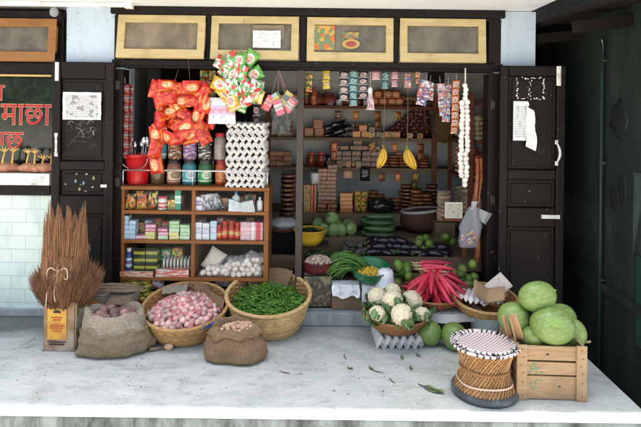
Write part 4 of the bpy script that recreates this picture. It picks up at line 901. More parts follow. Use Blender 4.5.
# white garland
p = W(464, 187, -.06); zt_ = zat(464, 68, -.06) - p.z
t = thing('white_garland', 'long white garland of garlic hanging from the head beam right of the sachets', 'garland', p)
b = MB(); b.tube([(0, 0, zt_), (0, 0, zt_ - .12)], .006, 6); b.tube([(0, 0, zt_ - .1), (-.012, 0, .35), (-.01, 0, .03)], .005, 6); b.build('rope', basic('white_rope', (.6, .57, .5), .9), t)
M['garlic_white'] = basic('white_garlic', (.78, .75, .7), .6, .1, 30, rand=.1)
g0 = None; rr = random.Random(9); zc = zt_ - .12; ncol = 0
bulb = MB().ell((0, 0, 0), (.019, .019, .02), 12, 9, fn=lambda q: (1 + .4*max(0, q.z - .75)) * (1 + .05*math.cos(6*math.atan2(q.y, q.x))))
z_ = .02
while z_ < zt_ - .1:
    f = 1 - z_/(zt_ - .1)
    cols_ = (0,) if z_ < .07 else ((-.022, .018) if z_ < zt_ - .22 else (0,))
    for cxx in cols_:
        xx = cxx + (.018*(1 - z_/.25) - .012 if z_ < .25 else 0)
        loc = (xx + rr.uniform(-.004, .004), rr.uniform(-.012, .004), z_ + rr.uniform(-.004, .004)); rot = (rr.uniform(-.6, .6), rr.uniform(-.8, .8), rr.uniform(0, 6))
        if g0 is None: g0 = bulb.build('bulb', M['garlic_white'], t, loc, rot)
        else: dup(g0, loc, rot, parent=t)
    z_ += .031
# plastic bag with sweets
p = W(468, 247, -.05); zt_ = zat(474, 207, -.05) - p.z
t = thing('plastic_bag', 'clear plastic bag of red and yellow sweets hanging on the right jamb', 'bag', p)
b = MB()
def bagf(u, v):
    a = u*2*PI; r = .07*math.sin(PI*min(.97, .12 + .8*v*.75 + .12*(1 - v)))**.8*(1 - .5*max(0, v - .55)/.45) + .008*noise.noise((math.cos(a)*3, math.sin(a)*3, v*5))
    r = max(r, .012)
    return (r*math.cos(a)*1.15 + .035*v, .5*r*math.sin(a), v*zt_)
b.surf(bagf, 28, 18, True); b.build('film', clearbag('thin_bag_film', (.85, .88, .9), .22, (.6, .66, .72)), t)
b = MB(); b.surf(lambda u, v: (.03 + .03*(u - .5)*(1 + v) + .02*v, .01*math.sin(u*8), zt_ - .02 + v*.06), 8, 4); b.surf(lambda u, v: (.075 + .05*(u)*(1 + v), .01*math.sin(u*8), zt_ - .09 + v*.08 - u*.04), 8, 4); b.build('handle', clearbag('bag_handle', (.8, .85, .88), .4), t)
cm = [basic('sweet_%d' % i, c, .3, .1) for i, c in enumerate(((.6, .05, .05), (.65, .4, .03), (.7, .68, .6), (.5, .1, .2)))]
for i in range(20):
    MB().ell((0, 0, 0), (.015, .011, .012), 8, 6).build('sweet', cm[i % 4], t, (R.uniform(-.045, .05), R.uniform(-.018, .018), .03 + .0055*i*.8), (R.uniform(0, 3),)*3)
# ================================================================ glazed cabinet at the left of the opening
CX0, CX1 = XL + .004, XU(268.5, 230, -.02); CW = CX1 - CX0; CY0, CY1 = -.02, .29
TOPZ, S1, S2, S3 = .968, .79, .577, .306
XD = XU(193, 230, -.02)
cab = thing('display_cabinet', 'brown wooden display cabinet with glass fronts standing at the left of the shop opening', 'cabinet', (0, 0, 0))
def cbox(name, x0, x1, y0, y1, z0, z1, mat='cabinet_wood', bev=.003):
    return MB().box(((x0 + x1)/2, (y0 + y1)/2, (z0 + z1)/2), (x1 - x0, y1 - y0, z1 - z0)).build(name, M[mat], cab, bev=bev)
cbox('top_board', CX0 - .002, CX1 + .004, CY0 - .012, CY1, TOPZ - .026, TOPZ)
for z_ in (S1, S2, S3): cbox('shelf', CX0 + .001, CX1 - .001, CY0 - .006, CY1 - .01, z_ - .024, z_)
cbox('side_panel', CX0, CX0 + .02, CY0, CY1 - .002, .1, TOPZ - .027); cbox('side_panel', CX1 - .035, CX1, CY0, CY1 - .002, .1, TOPZ - .027)
cbox('divider', XD - .014, XD + .014, CY0 + .002, CY1 - .015, S3 + .001, TOPZ - .027)
cbox('back_panel', CX0 + .02, CX1 - .03, CY1 - .008, CY1 - .001, .1, TOPZ - .03, 'black')
cbox('bottom_board', CX0 + .02, CX1 - .036, CY0 + .02, CY1 - .01, .101, .125)
for (za, zb) in ((S1, TOPZ - .026), (S2, S1 - .024), (S3, S2 - .024)):
    for x0, x1 in ((CX0 + .02, XD - .014), (XD + .014, CX1 - .035)):
        f = MB().box(((x0 + x1)/2, CY0 + .012, (za + zb)/2), (x1 - x0 - .004, .003, zb - za - .004)).build('glass_pane', M['clear_glass'], cab)
rail = MB(); yr = CY0 + .0; zr = TOPZ + .115
rail.tube([(CX0 + .01, yr, zr), (CX1 - .01, yr, zr)], .0065, 8); rail.tube([(CX1 - .012, yr, zr), (CX1 - .012, CY1 - .03, zr)], .0065, 8)
for x in (CX0 + .01, (CX0 + CX1)/2 - .02, CX1 - .012): rail.tube([(x, yr, TOPZ), (x, yr, zr)], .005, 8)
rail.build('rail', M['chrome'], cab)
# ---- row contents
yg = .028
def cx(u, v=230, y=yg): return XU(u, v, y)
pk_or = packmat('snack_orange', (.55, .14, .02), (.6, .42, .1), (.03, .05, .03), 'blotch', .25)
pk_gr = packmat('snack_dark', (.05, .05, .03), (.6, .3, .05), (.45, .05, .02), 'blotch', .25)
sp = [(124.5 + 6, 0, 0), (141.5, 0, 0), (152.5, 0, 0)]
for i, (u, mat_, lb) in enumerate(((130.5, pk_or, 'orange snack pouch at the left end of the top cabinet shelf'), (141.5, pk_gr, 'dark and orange snack pouch second along the top cabinet shelf'), (152.5, pk_or, 'orange and dark snack pouch third along the top cabinet shelf'))):
    single('snack_pouch', mk_pillow(.08, .135 if i else .115, .04), mat_, (cx(u), yg + .005*i, S1 + .001), lb, 'snack pouch', 'snack pouches on the top cabinet shelf', (.06, 0, .1*(1 - i)))
bottle('plastic_pot', 'white pot with red label and lid on the top cabinet shelf', 'pot', .034, .1, M['white_paint'], basic('pot_lid', (.6, .08, .1), .35), (cx(162.5), yg, S1 + .001), neck=.85, lab=packmat('pot_label', (.55, .04, .05), (.75, .7, .65), (.6, .1, .1), 'band', .3))
single('small_carton', mk_box(.05, .04, .075), s_green, (cx(171.5), yg, S1 + .001), 'small dark green carton beside the white pot on the top cabinet shelf', 'carton')
single('tall_box', mk_box(.043, .04, .145), packmat('green_white_box', (.02, .25, .14), (.75, .77, .75), (.02, .3, .2), 'band', .35), (cx(178), yg, S1 + .001), 'tall green and white box at the right end of the left top cabinet shelf', 'box')
single('soap_carton', mk_box(.062, .05, .1), packmat('lilac_box', (.7, .68, .76), (.25, .15, .4), (.7, .7, .75), 'band', .35), (cx(200.5), yg, S1 + .001), 'white and lilac carton at left of the right top cabinet shelf', 'carton')
foil = packmat('foil', (.3, .31, .34), (.55, .56, .6), (.12, .12, .15), 'blotch', .2)
for i in range(6): single('foil_sachet', mk_pillow(.06, .12, .012), foil, (cx(206.5 + 2.4*i), yg - .02 + .012*i, S1 + .001), 'silver foil sachet in the leaning bundle on the top cabinet shelf', 'sachet', 'silver foil sachets in the cabinet', (.1, -.12 - .05*i, .3))
bottle('lotion_bottle', 'white bottle with blue cap on the top cabinet shelf', 'bottle', .03, .135, M['white_paint'], basic('cap_blue', (.03, .2, .5), .35), (cx(235), yg + .04, S1 + .001))
b = MB(); b.add([(-.05, 0, 0), (.05, 0, 0), (.05, .06, 0), (-.05, .06, 0), (-.05, .03, .085), (.05, .03, .05)], [(0, 1, 5, 4), (2, 3, 4, 5), (0, 4, 3), (1, 2, 5), (0, 3, 2, 1)], uvs=[[(0, 0), (1, 0), (1, 1), (0, 1)]]*2 + [[(0, 0), (1, 0), (1, 1)]]*2 + [[(0, 0), (1, 0), (1, 1), (0, 1)]])
single('folded_card', b, M['news2'], (cx(236), yg - .045, S1 + .001), 'folded white card in front of the blue capped bottle', 'card')
for i in range(5): single('thin_packet', mk_box(.018, .07, .07 + .004*i), packmat('grey_pack%d' % i, (.45, .5, .5), (.15, .2, .22), (.6, .6, .6), 'stripe', .3), (cx(244.5 + 2.5*i), yg - .03, S1 + .001), '%s of five thin grey packets stood on edge in the cabinet' % ORD[i], 'packet', 'thin grey packets on edge', (0, -.2, 0))
bottle('green_bottle', 'small green glass bottle on the top cabinet shelf', 'bottle', .018, .12, basic('green_glass', (.03, .2, .07), .1), basic('cap_dark', (.02, .08, .03), .4), (cx(248.5), yg + .06, S1 + .001))
bottle('white_bottle', 'small white bottle at the right end of the top cabinet shelf', 'bottle', .022, .1, M['white_paint'], M['white_paint'], (cx(259.5), yg, S1 + .001))
# second row
soapb = packmat('blue_soap', (.34, .52, .66), (.7, .76, .8), (.08, .2, .45), 'band', .35)
sp = [((cx(u), yg, S2 + .001 + .034*k), (0, 0, R.uniform(-.06, .06))) for u in (127, 133.7) for k in range(5 if u < 130 else 4)]
many(single('soap_box', mk_box(.046, .07, .033), soapb, (0, 0, 0), 'pale blue soap box in the double stack at left of the second cabinet shelf', 'soap box', 'blue soap boxes'), sp)
C_ = {'pink': (.68, .2, .36), 'yellow': (.68, .55, .1), 'green': (.22, .5, .16), 'magenta': (.55, .05, .2), 'pale green': (.4, .62, .38)}
for (u, cols) in ((141.5, ('pink',)), (151.5, ('yellow', 'yellow', 'magenta', 'pink')), (164, ('pale green', 'pink', 'magenta')), (175, ('yellow', 'yellow', 'pale green', 'green', 'green')), (186, ('pale green', 'green', 'pale green', 'green'))):
    for k, cn in enumerate(cols):
        single('soap_bar', mk_box(.07, .06, .026), packmat('soap_%s_%d' % (cn, int(u)), C_[cn], (.7, .7, .66), scl(C_[cn], .4), 'band', .3), (cx(u), yg, S2 + .001 + .027*k), '%s soap bar, %s from the bottom of the %s soap stack in the cabinet' % (cn, ORD[k], {141.5: 'lowest', 151.5: 'second', 164: 'third', 175: 'fourth', 186: 'fifth'}[u]), 'soap', 'wrapped soap bars', (0, 0, R.uniform(-.12, .12)))
for i, (u, w_, h_, lb) in enumerate(((199, .05, .125, 'white carton at left of the right second cabinet shelf'), (206.5, .05, .12, 'white and lilac carton second along the right second cabinet shelf'), (214, .045, .135, 'pale blue carton left of the red bottles'))):
    single('medicine_carton', mk_box(w_, .05, h_), packmat('med_%d' % i, ((.72, .72, .75), (.7, .66, .74), (.5, .62, .72))[i], (.4, .4, .55), (.7, .72, .75), 'band', .35), (cx(u), yg, S2 + .001), lb, 'carton')
rb = basic('red_bottle', (.36, .035, .015), .18, .15); rbl = packmat('red_label', (.55, .05, .03), (.7, .5, .2), (.3, .02, .02), 'band', .3); rc = basic('red_cap', (.5, .04, .02), .35)
for i, (u, h_) in enumerate(((219.2, .105), (225, .135), (231.5, .14), (237.5, .125))):
    bottle('red_bottle', '%s from left of the four red bottles on the second cabinet shelf' % ORD[i], 'bottle', .022, h_, rb, rc, (cx(u), yg, S2 + .001), 'red bottles in the cabinet', neck=.7, lab=rbl)
tp = packmat('toothpaste', (.72, .35, .4), (.75, .74, .74), (.55, .03, .06), 'stripe', .3, .2)
sp = [((cx(252), yg + .0*k, S2 + .001 + .033*k), (0, 0, R.uniform(-.05, .05))) for k in range(4)]
for k, o in enumerate(many(single('toothpaste_box', mk_box(.165, .05, .032), tp, (0, 0, 0), 'x', 'box', 'stack of toothpaste boxes'), sp)): o['label'] = 'pink and white toothpaste box, %s from the bottom of the stack' % ORD[k]
# third row
bottle('powder_bottle', 'blue bottle with white cap at left of the third cabinet shelf', 'bottle', .024, .16, basic('navy', (.03, .06, .25), .3), M['white_paint'], (cx(129.5), yg, S3 + .04), neck=.6, lab=packmat('powder_label', (.6, .65, .75), (.05, .1, .4), (.6, .1, .1), 'band', .3))
single('carton_tray', mk_box(.24, .1, .036), packmat('salmon_tray', (.6, .3, .16), (.65, .5, .4), (.45, .15, .08), 'blotch', .4), (cx(139), yg, S3 + .001), 'flat salmon coloured carton under the dark tea packets on the third cabinet shelf', 'carton')
tea = packmat('dark_tea', (.02, .035, .015), (.5, .45, .06), (.12, .2, .03), 'band', .3)
sp = [((cx(u), yg, S3 + .038 + .052*k), (0, 0, R.uniform(-.03, .03))) for u in (141, 153) for k in range(3)]
many(single('tea_packet', mk_box(.082, .06, .051), tea, (0, 0, 0), 'black and yellow tea packet in the block of six on the third cabinet shelf', 'packet', 'black and yellow tea packets'), sp)
single('flat_box', mk_box(.24, .14, .05), packmat('rose_flat', (.66, .38, .34), (.7, .66, .6), (.6, .15, .1), 'blotch', .4), (cx(174), yg + .03, S3 + .001), 'flat rose coloured box on the third cabinet shelf under the rows of tubes', 'box')
tb = MB(); tb.lathe([(.0005, 0), (.008, 0), (.008, .05), (.005, .055), (.005, .065), (.0005, .066)], 10)
tubc = [basic('tube_%d' % i, c, .35) for i, c in enumerate(((.7, .7, .68), (.65, .58, .25), (.35, .45, .6)))]
for i in range(3):
    sp = [((cx(163.5 + 3.5*k), yg + .02 + .022*i, S3 + .052 + .006*i), (0, 0, 0)) for k in range(8)]
    many(single('small_tube', tb, tubc[i], (0, 0, 0), ('white', 'yellowish', 'blue grey')[i] + ' small tube standing on the flat rose box in the cabinet', 'tube', 'tubes in the cabinet'), sp)
M['egg'] = basic('pinkish_egg', (.76, .62, .56), .55, .06, 40, rand=.1, c2=(.78, .73, .66), c2sc=8)
egg = MB().ell((0, 0, 0), (.021, .021, .026), 14, 10, fn=lambda q: 1 - .07*q.z)
sp = []
for i in range(11):
    for j in range(5):
        for k in range(4):
            u = 205 + 5.7*i + 2.6*(k % 2)
            if u > 261 or (k > 1.0 + .30*i): continue
            if j > 1 and k < 2: continue
            sp.append(((cx(u + 2.9*(j % 2), 265, .03) + R.uniform(-.009, .009), .014 + .04*j + R.uniform(-.006, .006), S3 + .024 + .033*k + R.uniform(-.007, .007)), (R.uniform(-1, 1), R.uniform(0, 3), R.uniform(0, 3))))
many(single('egg', egg, M['egg'], (0, 0, 0), 'pinkish white egg in the heap behind glass on the third cabinet shelf', 'egg', 'eggs behind glass in the cabinet'), sp)
b = MB(); x0_, x1_ = cx(199, 265, .03), cx(262, 265, .03)
b.surf(lambda u, v: (x0_ + (x1_ - x0_)*u, .0 - .004*math.sin(u*23 + v*9) + .03*v*v, S3 + .004 + v*(.03 + .135*min(1, u*1.6))*(1 + .12*math.sin(u*17))), 40, 12)
single('clear_bag', b, clearbag('egg_bag_film', (.93, .95, .96), .1, (.7, .74, .78)), (0, 0, 0), 'clear crinkled plastic bag over the eggs in the cabinet', 'plastic bag')
t = thing('paper_bag', 'crumpled pale bag leaning beside the eggs in the cabinet', 'bag', (cx(208), .08, S3 + .001), (0, -.25, 0))
mk_pillow(.13, .17, .07, 12, 12).build('bag', basic('pale_bag', (.66, .6, .5), .8, .1, bump=.6, bsc=18, bd=.01), t, (0, 0, .03), (0, .8, 0))
# bottom compartment
np_ = packmat('noodle_yellow', (.55, .4, .03), (.6, .55, .12), (.12, .13, .03), 'blotch', .28, .15)
sp = []
for k in range(6):
    for i in range(3): sp.append(((cx(128.5 + 8.5*i + (k % 2)*2.5, 295, .03), .03 + .01*(k % 2), .127 + .028*k), (R.uniform(-.1, .1), R.uniform(-.1, .1), R.uniform(-.15, .15))))
many(single('noodle_packet', mk_pillow(.085, .034, .1, 6, 4), np_, (0, 0, 0), 'yellow noodle packet in the pile at the bottom left of the cabinet', 'packet', 'yellow noodle packets'), sp)
single('printed_box', mk_box(.1, .06, .055), packmat('red_green_box', (.65, .3, .06), (.7, .68, .55), (.05, .3, .15), 'oval', .35), (cx(196, 285), .03, .236), 'small orange and white box at the bottom middle of the cabinet behind the onion basket', 'box')
single('stacked_carton', mk_box(.3, .16, .11), M['black'], (cx(194, 300, .1), .1, .126), 'dark carton under the orange and white box in the cabinet bottom', 'carton')
single('foil_bag', mk_pillow(.1, .1, .06), packmat('foil_purple', (.25, .12, .18), (.55, .5, .5), (.4, .2, .2), 'blotch', .2), (cx(157, 295), .04, .2), 'small dark purple foil bag right of the yellow noodle packets', 'bag')
single('foil_bag', mk_pillow(.14, .1, .06), packmat('foil_pale', (.4, .36, .36), (.2, .16, .14), (.6, .5, .45), 'blotch', .2), (cx(222, 290), .05, .22), 'pale foil bag at bottom right of the cabinet behind the chili basket', 'bag')
# back rows of mixed cartons filling the shelves
rb2 = random.Random(41)
pal = [packmat('stock_%d' % i, c, c2, c3, stl, .35) for i, (c, c2, c3, stl) in enumerate((((.55, .06, .04), (.7, .6, .3), (.05, .05, .1), 'band'), ((.05, .14, .35), (.6, .65, .7), (.5, .1, .1), 'band'), ((.6, .42, .05), (.5, .05, .03), (.05, .2, .1), 'blotch'), ((.05, .25, .1), (.65, .65, .5), (.5, .1, .05), 'oval'), ((.65, .63, .6), (.1, .2, .45), (.55, .1, .1), 'stripe'), ((.3, .1, .04), (.6, .4, .2), (.1, .05, .03), 'oval'), ((.6, .25, .3), (.7, .65, .65), (.35, .05, .1), 'band')))]
for row, (za, hmax, lb) in enumerate(((S1, .12, 'top'), (S2, .15, 'second'), (S3, .2, 'third'))):
    for side, (ua, ub) in enumerate(((126, 188), (199, 260))):
        if row == 2 and side == 1: continue
        u = ua
        while u < ub - 4:
            w_ = rb2.uniform(.05, .085); n = rb2.choice((1, 2, 2, 3)); hh = hmax*rb2.uniform(.55, .95)/n; m_ = rb2.choice(pal)
            xw = XU(u, 230, .13) + w_/2
            for k in range(n):
                single('stock_carton', mk_box(w_ - .003, .07, hh - .002), m_, (xw + rb2.uniform(-.002, .002), .13 + rb2.uniform(-.01, .01), za + .001 + hh*k), 'carton in the shadowed back row of the %s cabinet shelf, %s half' % (lb, ('left', 'right')[side]), 'carton', 'back row cartons on the %s cabinet shelf, %s half' % (lb, ('left', 'right')[side]), (0, 0, rb2.uniform(-.08, .08)))
            u += (w_ + .004)/.0077
# ---- on top of the cabinet
yt = .1; tz = TOPZ + .001
t = thing('red_bucket', 'red plastic bucket full of spoons and ladles on the left cabinet top', 'bucket', (XU(138, 170, yt), yt, tz))
MB().lathe([(.0005, 0), (.078, 0), (.08, .01), (.095, .2), (.104, .205), (.104, .225), (.098, .225), (.088, .2), (.074, .012), (.0005, .012)], 36).build('bucket_body', basic('red_plastic', (.5, .012, .014), .3, .1), t)
wireh = MB(); wireh.tube([(.1*math.cos(a), .1*math.sin(a)*.3 - .1, .2 - .09*math.sin(a)) for a in [PI*i/14 for i in range(15)]], .003, 6); wireh.build('handle', M['chrome'], t)
for i in range(9):
    a = R.uniform(0, 6.3); r = R.uniform(.02, .06); tx, ty = .22*math.cos(a)*r/.06, -.22*math.sin(a)*r/.06; ht = R.uniform(.24, .3)
    s_ = thing('ladle', 'steel spoon or ladle standing in the red bucket', 'ladle', (t.location.x + r*math.cos(a), yt + r*math.sin(a), tz + .02), (ty, tx, 0), 'spoons in the red bucket')
    b = MB(); b.tube([(0, 0, 0), (0, 0, ht)], .0045, 6); b.build('handle', M['chrome'], s_)
    b = MB(); b.ell((0, -.008, ht + .02), (.02, .01, .028), 12, 8); b.build('bowl', M['chrome'] if i else basic('yellow_spoon', (.5, .25, .03), .4), s_)
J = [(160, (.02, .22, .34), 'blue', (.02, .28, .42)), (175, (.18, .06, .02), 'brown', (.4, .05, .03)), (190, (.2, .1, .25), 'purple', (.03, .2, .3)), (205, (.03, .03, .03), 'black', (.02, .02, .02)), (220, (.25, .22, .2), 'clear', (.55, .03, .05))]
J0 = [(158, (.1, .07, .03), 'amber', (.03, .03, .03), None), (174, (.24, .1, .06), 'cream labelled', (.02, .02, .02), ((.6, .5, .35), (.3, .06, .04), (.1, .3, .15))), (189.5, (.04, .2, .26), 'turquoise', (.03, .03, .03), ((.06, .34, .42), (.55, .62, .6), (.05, .1, .2))), (205, (.03, .12, .04), 'green', (.04, .05, .04), ((.04, .3, .08), (.6, .66, .55), (.03, .15, .05))), (221, (.4, .07, .03), 'red', (.25, .03, .02), ((.5, .1, .04), (.6, .3, .1), (.3, .03, .02)))]
for u, c, nm, lc, lb in J0:
    jar('%s sweet jar in the lower row on the cabinet top' % nm, .052 if nm != 'red' else .042, .185, basic('jar_' + nm, c, .12, .3, 50, coat=.2), basic('jarlid_' + nm, lc, .4), packmat('jarlab_' + nm, lb[0], lb[1], lb[2], 'oval', .35, 0, (3, 1)) if lb else None, (XU(u, 170, yt), yt, tz), 'sweet jars on the cabinet')
for u, c, nm, lc in J:
    jar('%s sweet jar stacked in the upper row on the cabinet top' % nm, .05 if nm != 'clear' else .044, .2, basic('jart_' + nm, c, .12, .35, 60, c2=(.4, .3, .2), c2sc=40, amt=(.55, .6)), basic('jartlid_' + nm, lc, .4), packmat('jartlab_' + nm, scl(c, 1.6), (.5, .5, .45), scl(c, .5), 'blotch', .35, 0, (2, 1)) if nm != 'clear' else None, (XU(u, 145, yt), yt, tz + .188), 'sweet jars on the cabinet')
for i, (u, lb) in enumerate(((150, 'tall dark bottle between the red bucket and the jars'), (213, 'dark bottle behind the black and clear jars'))):
    bottle('dark_bottle', lb, 'bottle', .035, .3, basic('dkb%d' % i, (.03, .02, .012), .12), M['black'], (XU(u, 160, .2), .2, tz))
# egg trays: scalloped pulp
M['pulp'] = basic('white_pulp', (.7, .69, .65), .95, .08, 12, bump=.4, bsc=160)
M['pulp_grey'] = basic('grey_pulp', (.6, .6, .57), .95, .12, 12, bump=.4, bsc=160)
def tray(nx=6, ny=6, w=.295, h=.02, sub=6, sg=1):
    b = MB()
    b.surf(lambda u, v: ((u - .5)*w, (v - .5)*w, sg*h*.5*math.tanh(1.5*(math.cos(2*PI*nx*u + PI)*.55 + math.cos(2*PI*ny*v + PI)*.55))/.8), nx*sub, ny*sub); return b
t0 = tag(tray(6, 6, .285, .034).build('egg_tray', M['pulp'], None, solid=.004), 'x', 'egg tray', 'egg trays stacked on the cabinet'); t1 = tag(tray(6, 6, .285, .034, 6, -1).build('egg_tray', M['pulp'], None, solid=.004), 'x', 'egg tray', 'egg trays stacked on the cabinet')
xt = XU(248, 160, .13)
ztr = tz + .018
for k in range(18):
    src = t0 if k % 4 in (0, 3) else t1
    o = src if k < 2 else dup(src); o.location = (xt + R.uniform(-.006, .006), .115 + R.uniform(-.004, .004), ztr); o.rotation_euler = (R.uniform(-.022, .022), R.uniform(-.022, .022), R.uniform(-.06, .06)); ztr += .0105 if k % 2 else .0385
    o['x'] = 0; del o['x']; o['label'] = 'white pulp egg tray, %s from the bottom of the stack on the cabinet' % ORD[k]
# ================================================================ hanging bundles
def hang(name, label, cat, u, v, y, vtop=70):
    p = W(u, v, y); t = thing(name, label, cat, p); zt_ = zat(u, vtop, y) - p.z
    return t, zt_
rn = packmat('noodle_red', (.66, .028, .012), (.66, .24, .03), (.75, .66, .5), 'oval', .2, .2)
rn2 = packmat('noodle_red_white', (.64, .026, .012), (.48, .014, .01), (.68, .12, .02), 'blotch', .2, .2)
t, zt_ = hang('noodle_bundle', 'hanging bundle of shiny red noodle packets above the sweet jars', 'noodle packets', 180, 145, -.04)
pts = [(157, 88, 90), (168, 83, 5), (180, 86, -5), (191, 84, 10), (203, 90, 70), (157, 103, 95), (170, 95, 0), (183, 98, 5), (196, 97, -30), (205, 103, 85), (158, 117, 100), (171, 109, 15), (184, 110, -20), (198, 113, 60), (206, 118, 95), (163, 125, -50), (175, 121, -25), (188, 122, 20), (199, 126, 50), (166, 133, -30), (178, 135, 0), (191, 134, 15), (203, 132, 110), (158, 132, 95), (158, 146, 88), (159, 160, 92), (185, 128, 40), (176, 103, -60), (160, 95, -60), (202, 96, 60)]
o1 = mk_pillow(.135, .1, .055, 9, 9).build('noodle_packet', rn, t); o2 = mk_pillow(.135, .1, .055, 9, 9).build('noodle_packet', rn2, t)
for i, (u, v, rd) in enumerate(pts):
    q = W(u, v + 3, -.04) - t.location; src = o1 if i % 2 else o2
    o = src if i in (0, 1) else dup(src, parent=t)
    ang = math.radians(rd if abs(rd) < 80 else rd); c_ = Matrix.Rotation(-ang, 3, 'Y') @ Vector((0, 0, -.05))
    o.location = (q.x + c_.x, R.uniform(-.045, .02) - (.03 if i > 22 and i < 27 else 0), q.z + c_.z); o.rotation_euler = (R.uniform(-.5, .5), -ang + R.uniform(-.25, .25), R.uniform(-.9, .9))
s_ = MB(); s_.tube([(-.09, 0, .3), (-.02, 0, zt_)], .0016, 5); s_.tube([(.08, 0, .3), (.04, 0, zt_ + .22), (.03, -.02, zt_ + .3)], .0016, 5); s_.tube([(-.1, 0, .3), (.1, 0, .3)], .002, 5); s_.build('string', basic('dark_string', (.12, .12, .08), .8), t)
# chips bundle
t, zt_ = hang('snack_bundle', 'hanging bundle of green, white and yellow snack bags under the second cream window', 'snack bags', 238, 80, -.08, 18)
cm = [packmat('chips_green', (.12, .42, .06), (.72, .75, .68), (.6, .06, .03), 'oval', .2), packmat('chips_white', (.7, .73, .7), (.1, .4, .1), (.62, .06, .04), 'blotch', .2), packmat('chips_yellow', (.66, .42, .03), (.65, .62, .5), (.5, .03, .03), 'oval', .2), packmat('chips_red', (.6, .04, .05), (.7, .68, .62), (.1, .35, .08), 'blotch', .2)]
ch = [(232, 60, 25, 1), (250, 58, -35, 0), (224, 64, 60, 3), (240, 62, 0, 0), (227, 74, 40, 1), (243, 73, -20, 1), (254, 74, -60, 0), (234, 76, -15, 0), (222, 84, 70, 2), (233, 87, 10, 1), (246, 86, -30, 3), (255, 86, 80, 1), (226, 93, 40, 2), (238, 96, -10, 3), (248, 95, 30, 1), (233, 101, 20, 2), (242, 102, -20, 0), (255, 94, 70, 2)]
srcs = {}
for i, (u, v, rd, k) in enumerate(ch):
    q = W(u, v + 1, -.08) - t.location; ang = math.radians(rd)
    if k not in srcs: o = srcs[k] = mk_pillow(.1, .135, .05, 9, 9).build('snack_bag', cm[k], t)
    else: o = dup(srcs[k], parent=t)
    c_ = Matrix.Rotation(-ang, 3, 'Y') @ Vector((0, 0, -.066))
    o.location = (q.x + c_.x, R.uniform(-.05, .03), q.z + c_.z); o.rotation_euler = (R.uniform(-.4, .4), -ang, R.uniform(-.6, .6))
s_ = MB(); s_.tube([(-.02, 0, .0), (.03, -.01, zt_*.6), (.04, -.005, zt_)], .0018, 5); s_.build('string', basic('string2', (.2, .2, .16), .8), t)
# coloured cartons bundle
t, zt_ = hang('carton_bundle', 'bunch of small pink, yellow and grey cartons hanging right of the egg trays', 'cartons', 281, 105, -.06, 70)
for i, (u, v, c, c2, rr_) in enumerate(((268, 103, (.6, .12, .14), (.7, .4, .4), .5), (279, 108, (.65, .15, .2), (.6, .65, .6), -.35), (286, 99, (.5, .42, .12), (.1, .2, .22), .6), (291, 105, (.6, .2, .22), (.4, .5, .5), .7), (278, 100, (.3, .4, .4), (.65, .5, .1), -.6))):
    q = W(u, v, -.06) - t.location; MB().box((0, 0, 0), (.06, .05, .11)).build('carton', packmat('hang_carton%d' % i, c, c2, scl(c, .4), 'band', .35), t, (q.x, -.03*(i % 2), q.z), (R.uniform(-.3, .3), rr_, R.uniform(-.5, .5)), bev=.003)
s_ = MB()
for dx in (-.08, -.02, .04, .07): s_.tube([(dx, 0, .03), (-.02, 0, zt_)], .0016, 5)
s_.build('string', basic('pink_string', (.4, .2, .18), .8), t)
b = MB(); b.surf(lambda u, v: ((u - .5)*.14, .03*math.sin(u*9)*math.sin(v*7) + .02*noise.noise((u*5, v*5, 2)), v*.2), 14, 14); single('clear_packet', b, clearbag('crumpled_film', (.6, .65, .63), .35, (.4, .46, .44)), (XU(281, 132, .2), .2, zat(281, 134, .2)), 'crumpled grey green clear packet behind the hanging cartons', 'packet')
# white paper bag
t, zt_ = hang('hanging_paper_bag', 'white printed paper bag hanging right of the red noodle packets', 'paper bag', 222, 124, -.05, 68)
mk_pillow(.2, .19, .03, 12, 12).build('bag', packmat('white_bag', (.66, .66, .7), (.5, .45, .6), (.7, .2, .2), 'band', .5), t)
MB().tube([(-.06, 0, .18), (-.02, 0, zt_)], .0015, 5).build('string', M['steel'], t)
# dark red sachet strips by the left jamb
for i, (u, y_) in enumerate(((124.5, .03), (129, .07))): strip(u, 84, 158, 8, .06, packmat('sachet_maroon%d' % i, (.25, .03, .02), (.03, .03, .05), (.4, .3, .25), 'band', .3), ('outer' if i == 0 else 'inner') + ' strip of dark red sachets hanging beside the left door jamb', 0, y_)
for i, (u, y_) in enumerate(((204, .12), (212, .13), (257, .14))): strip(u, 70, 112 + 8*i, 5, .06, s_green if i < 2 else s_dark, '%s dim sachet strip hanging behind the bundles over the cabinet' % ('left', 'middle', 'right')[i], 0, y_)
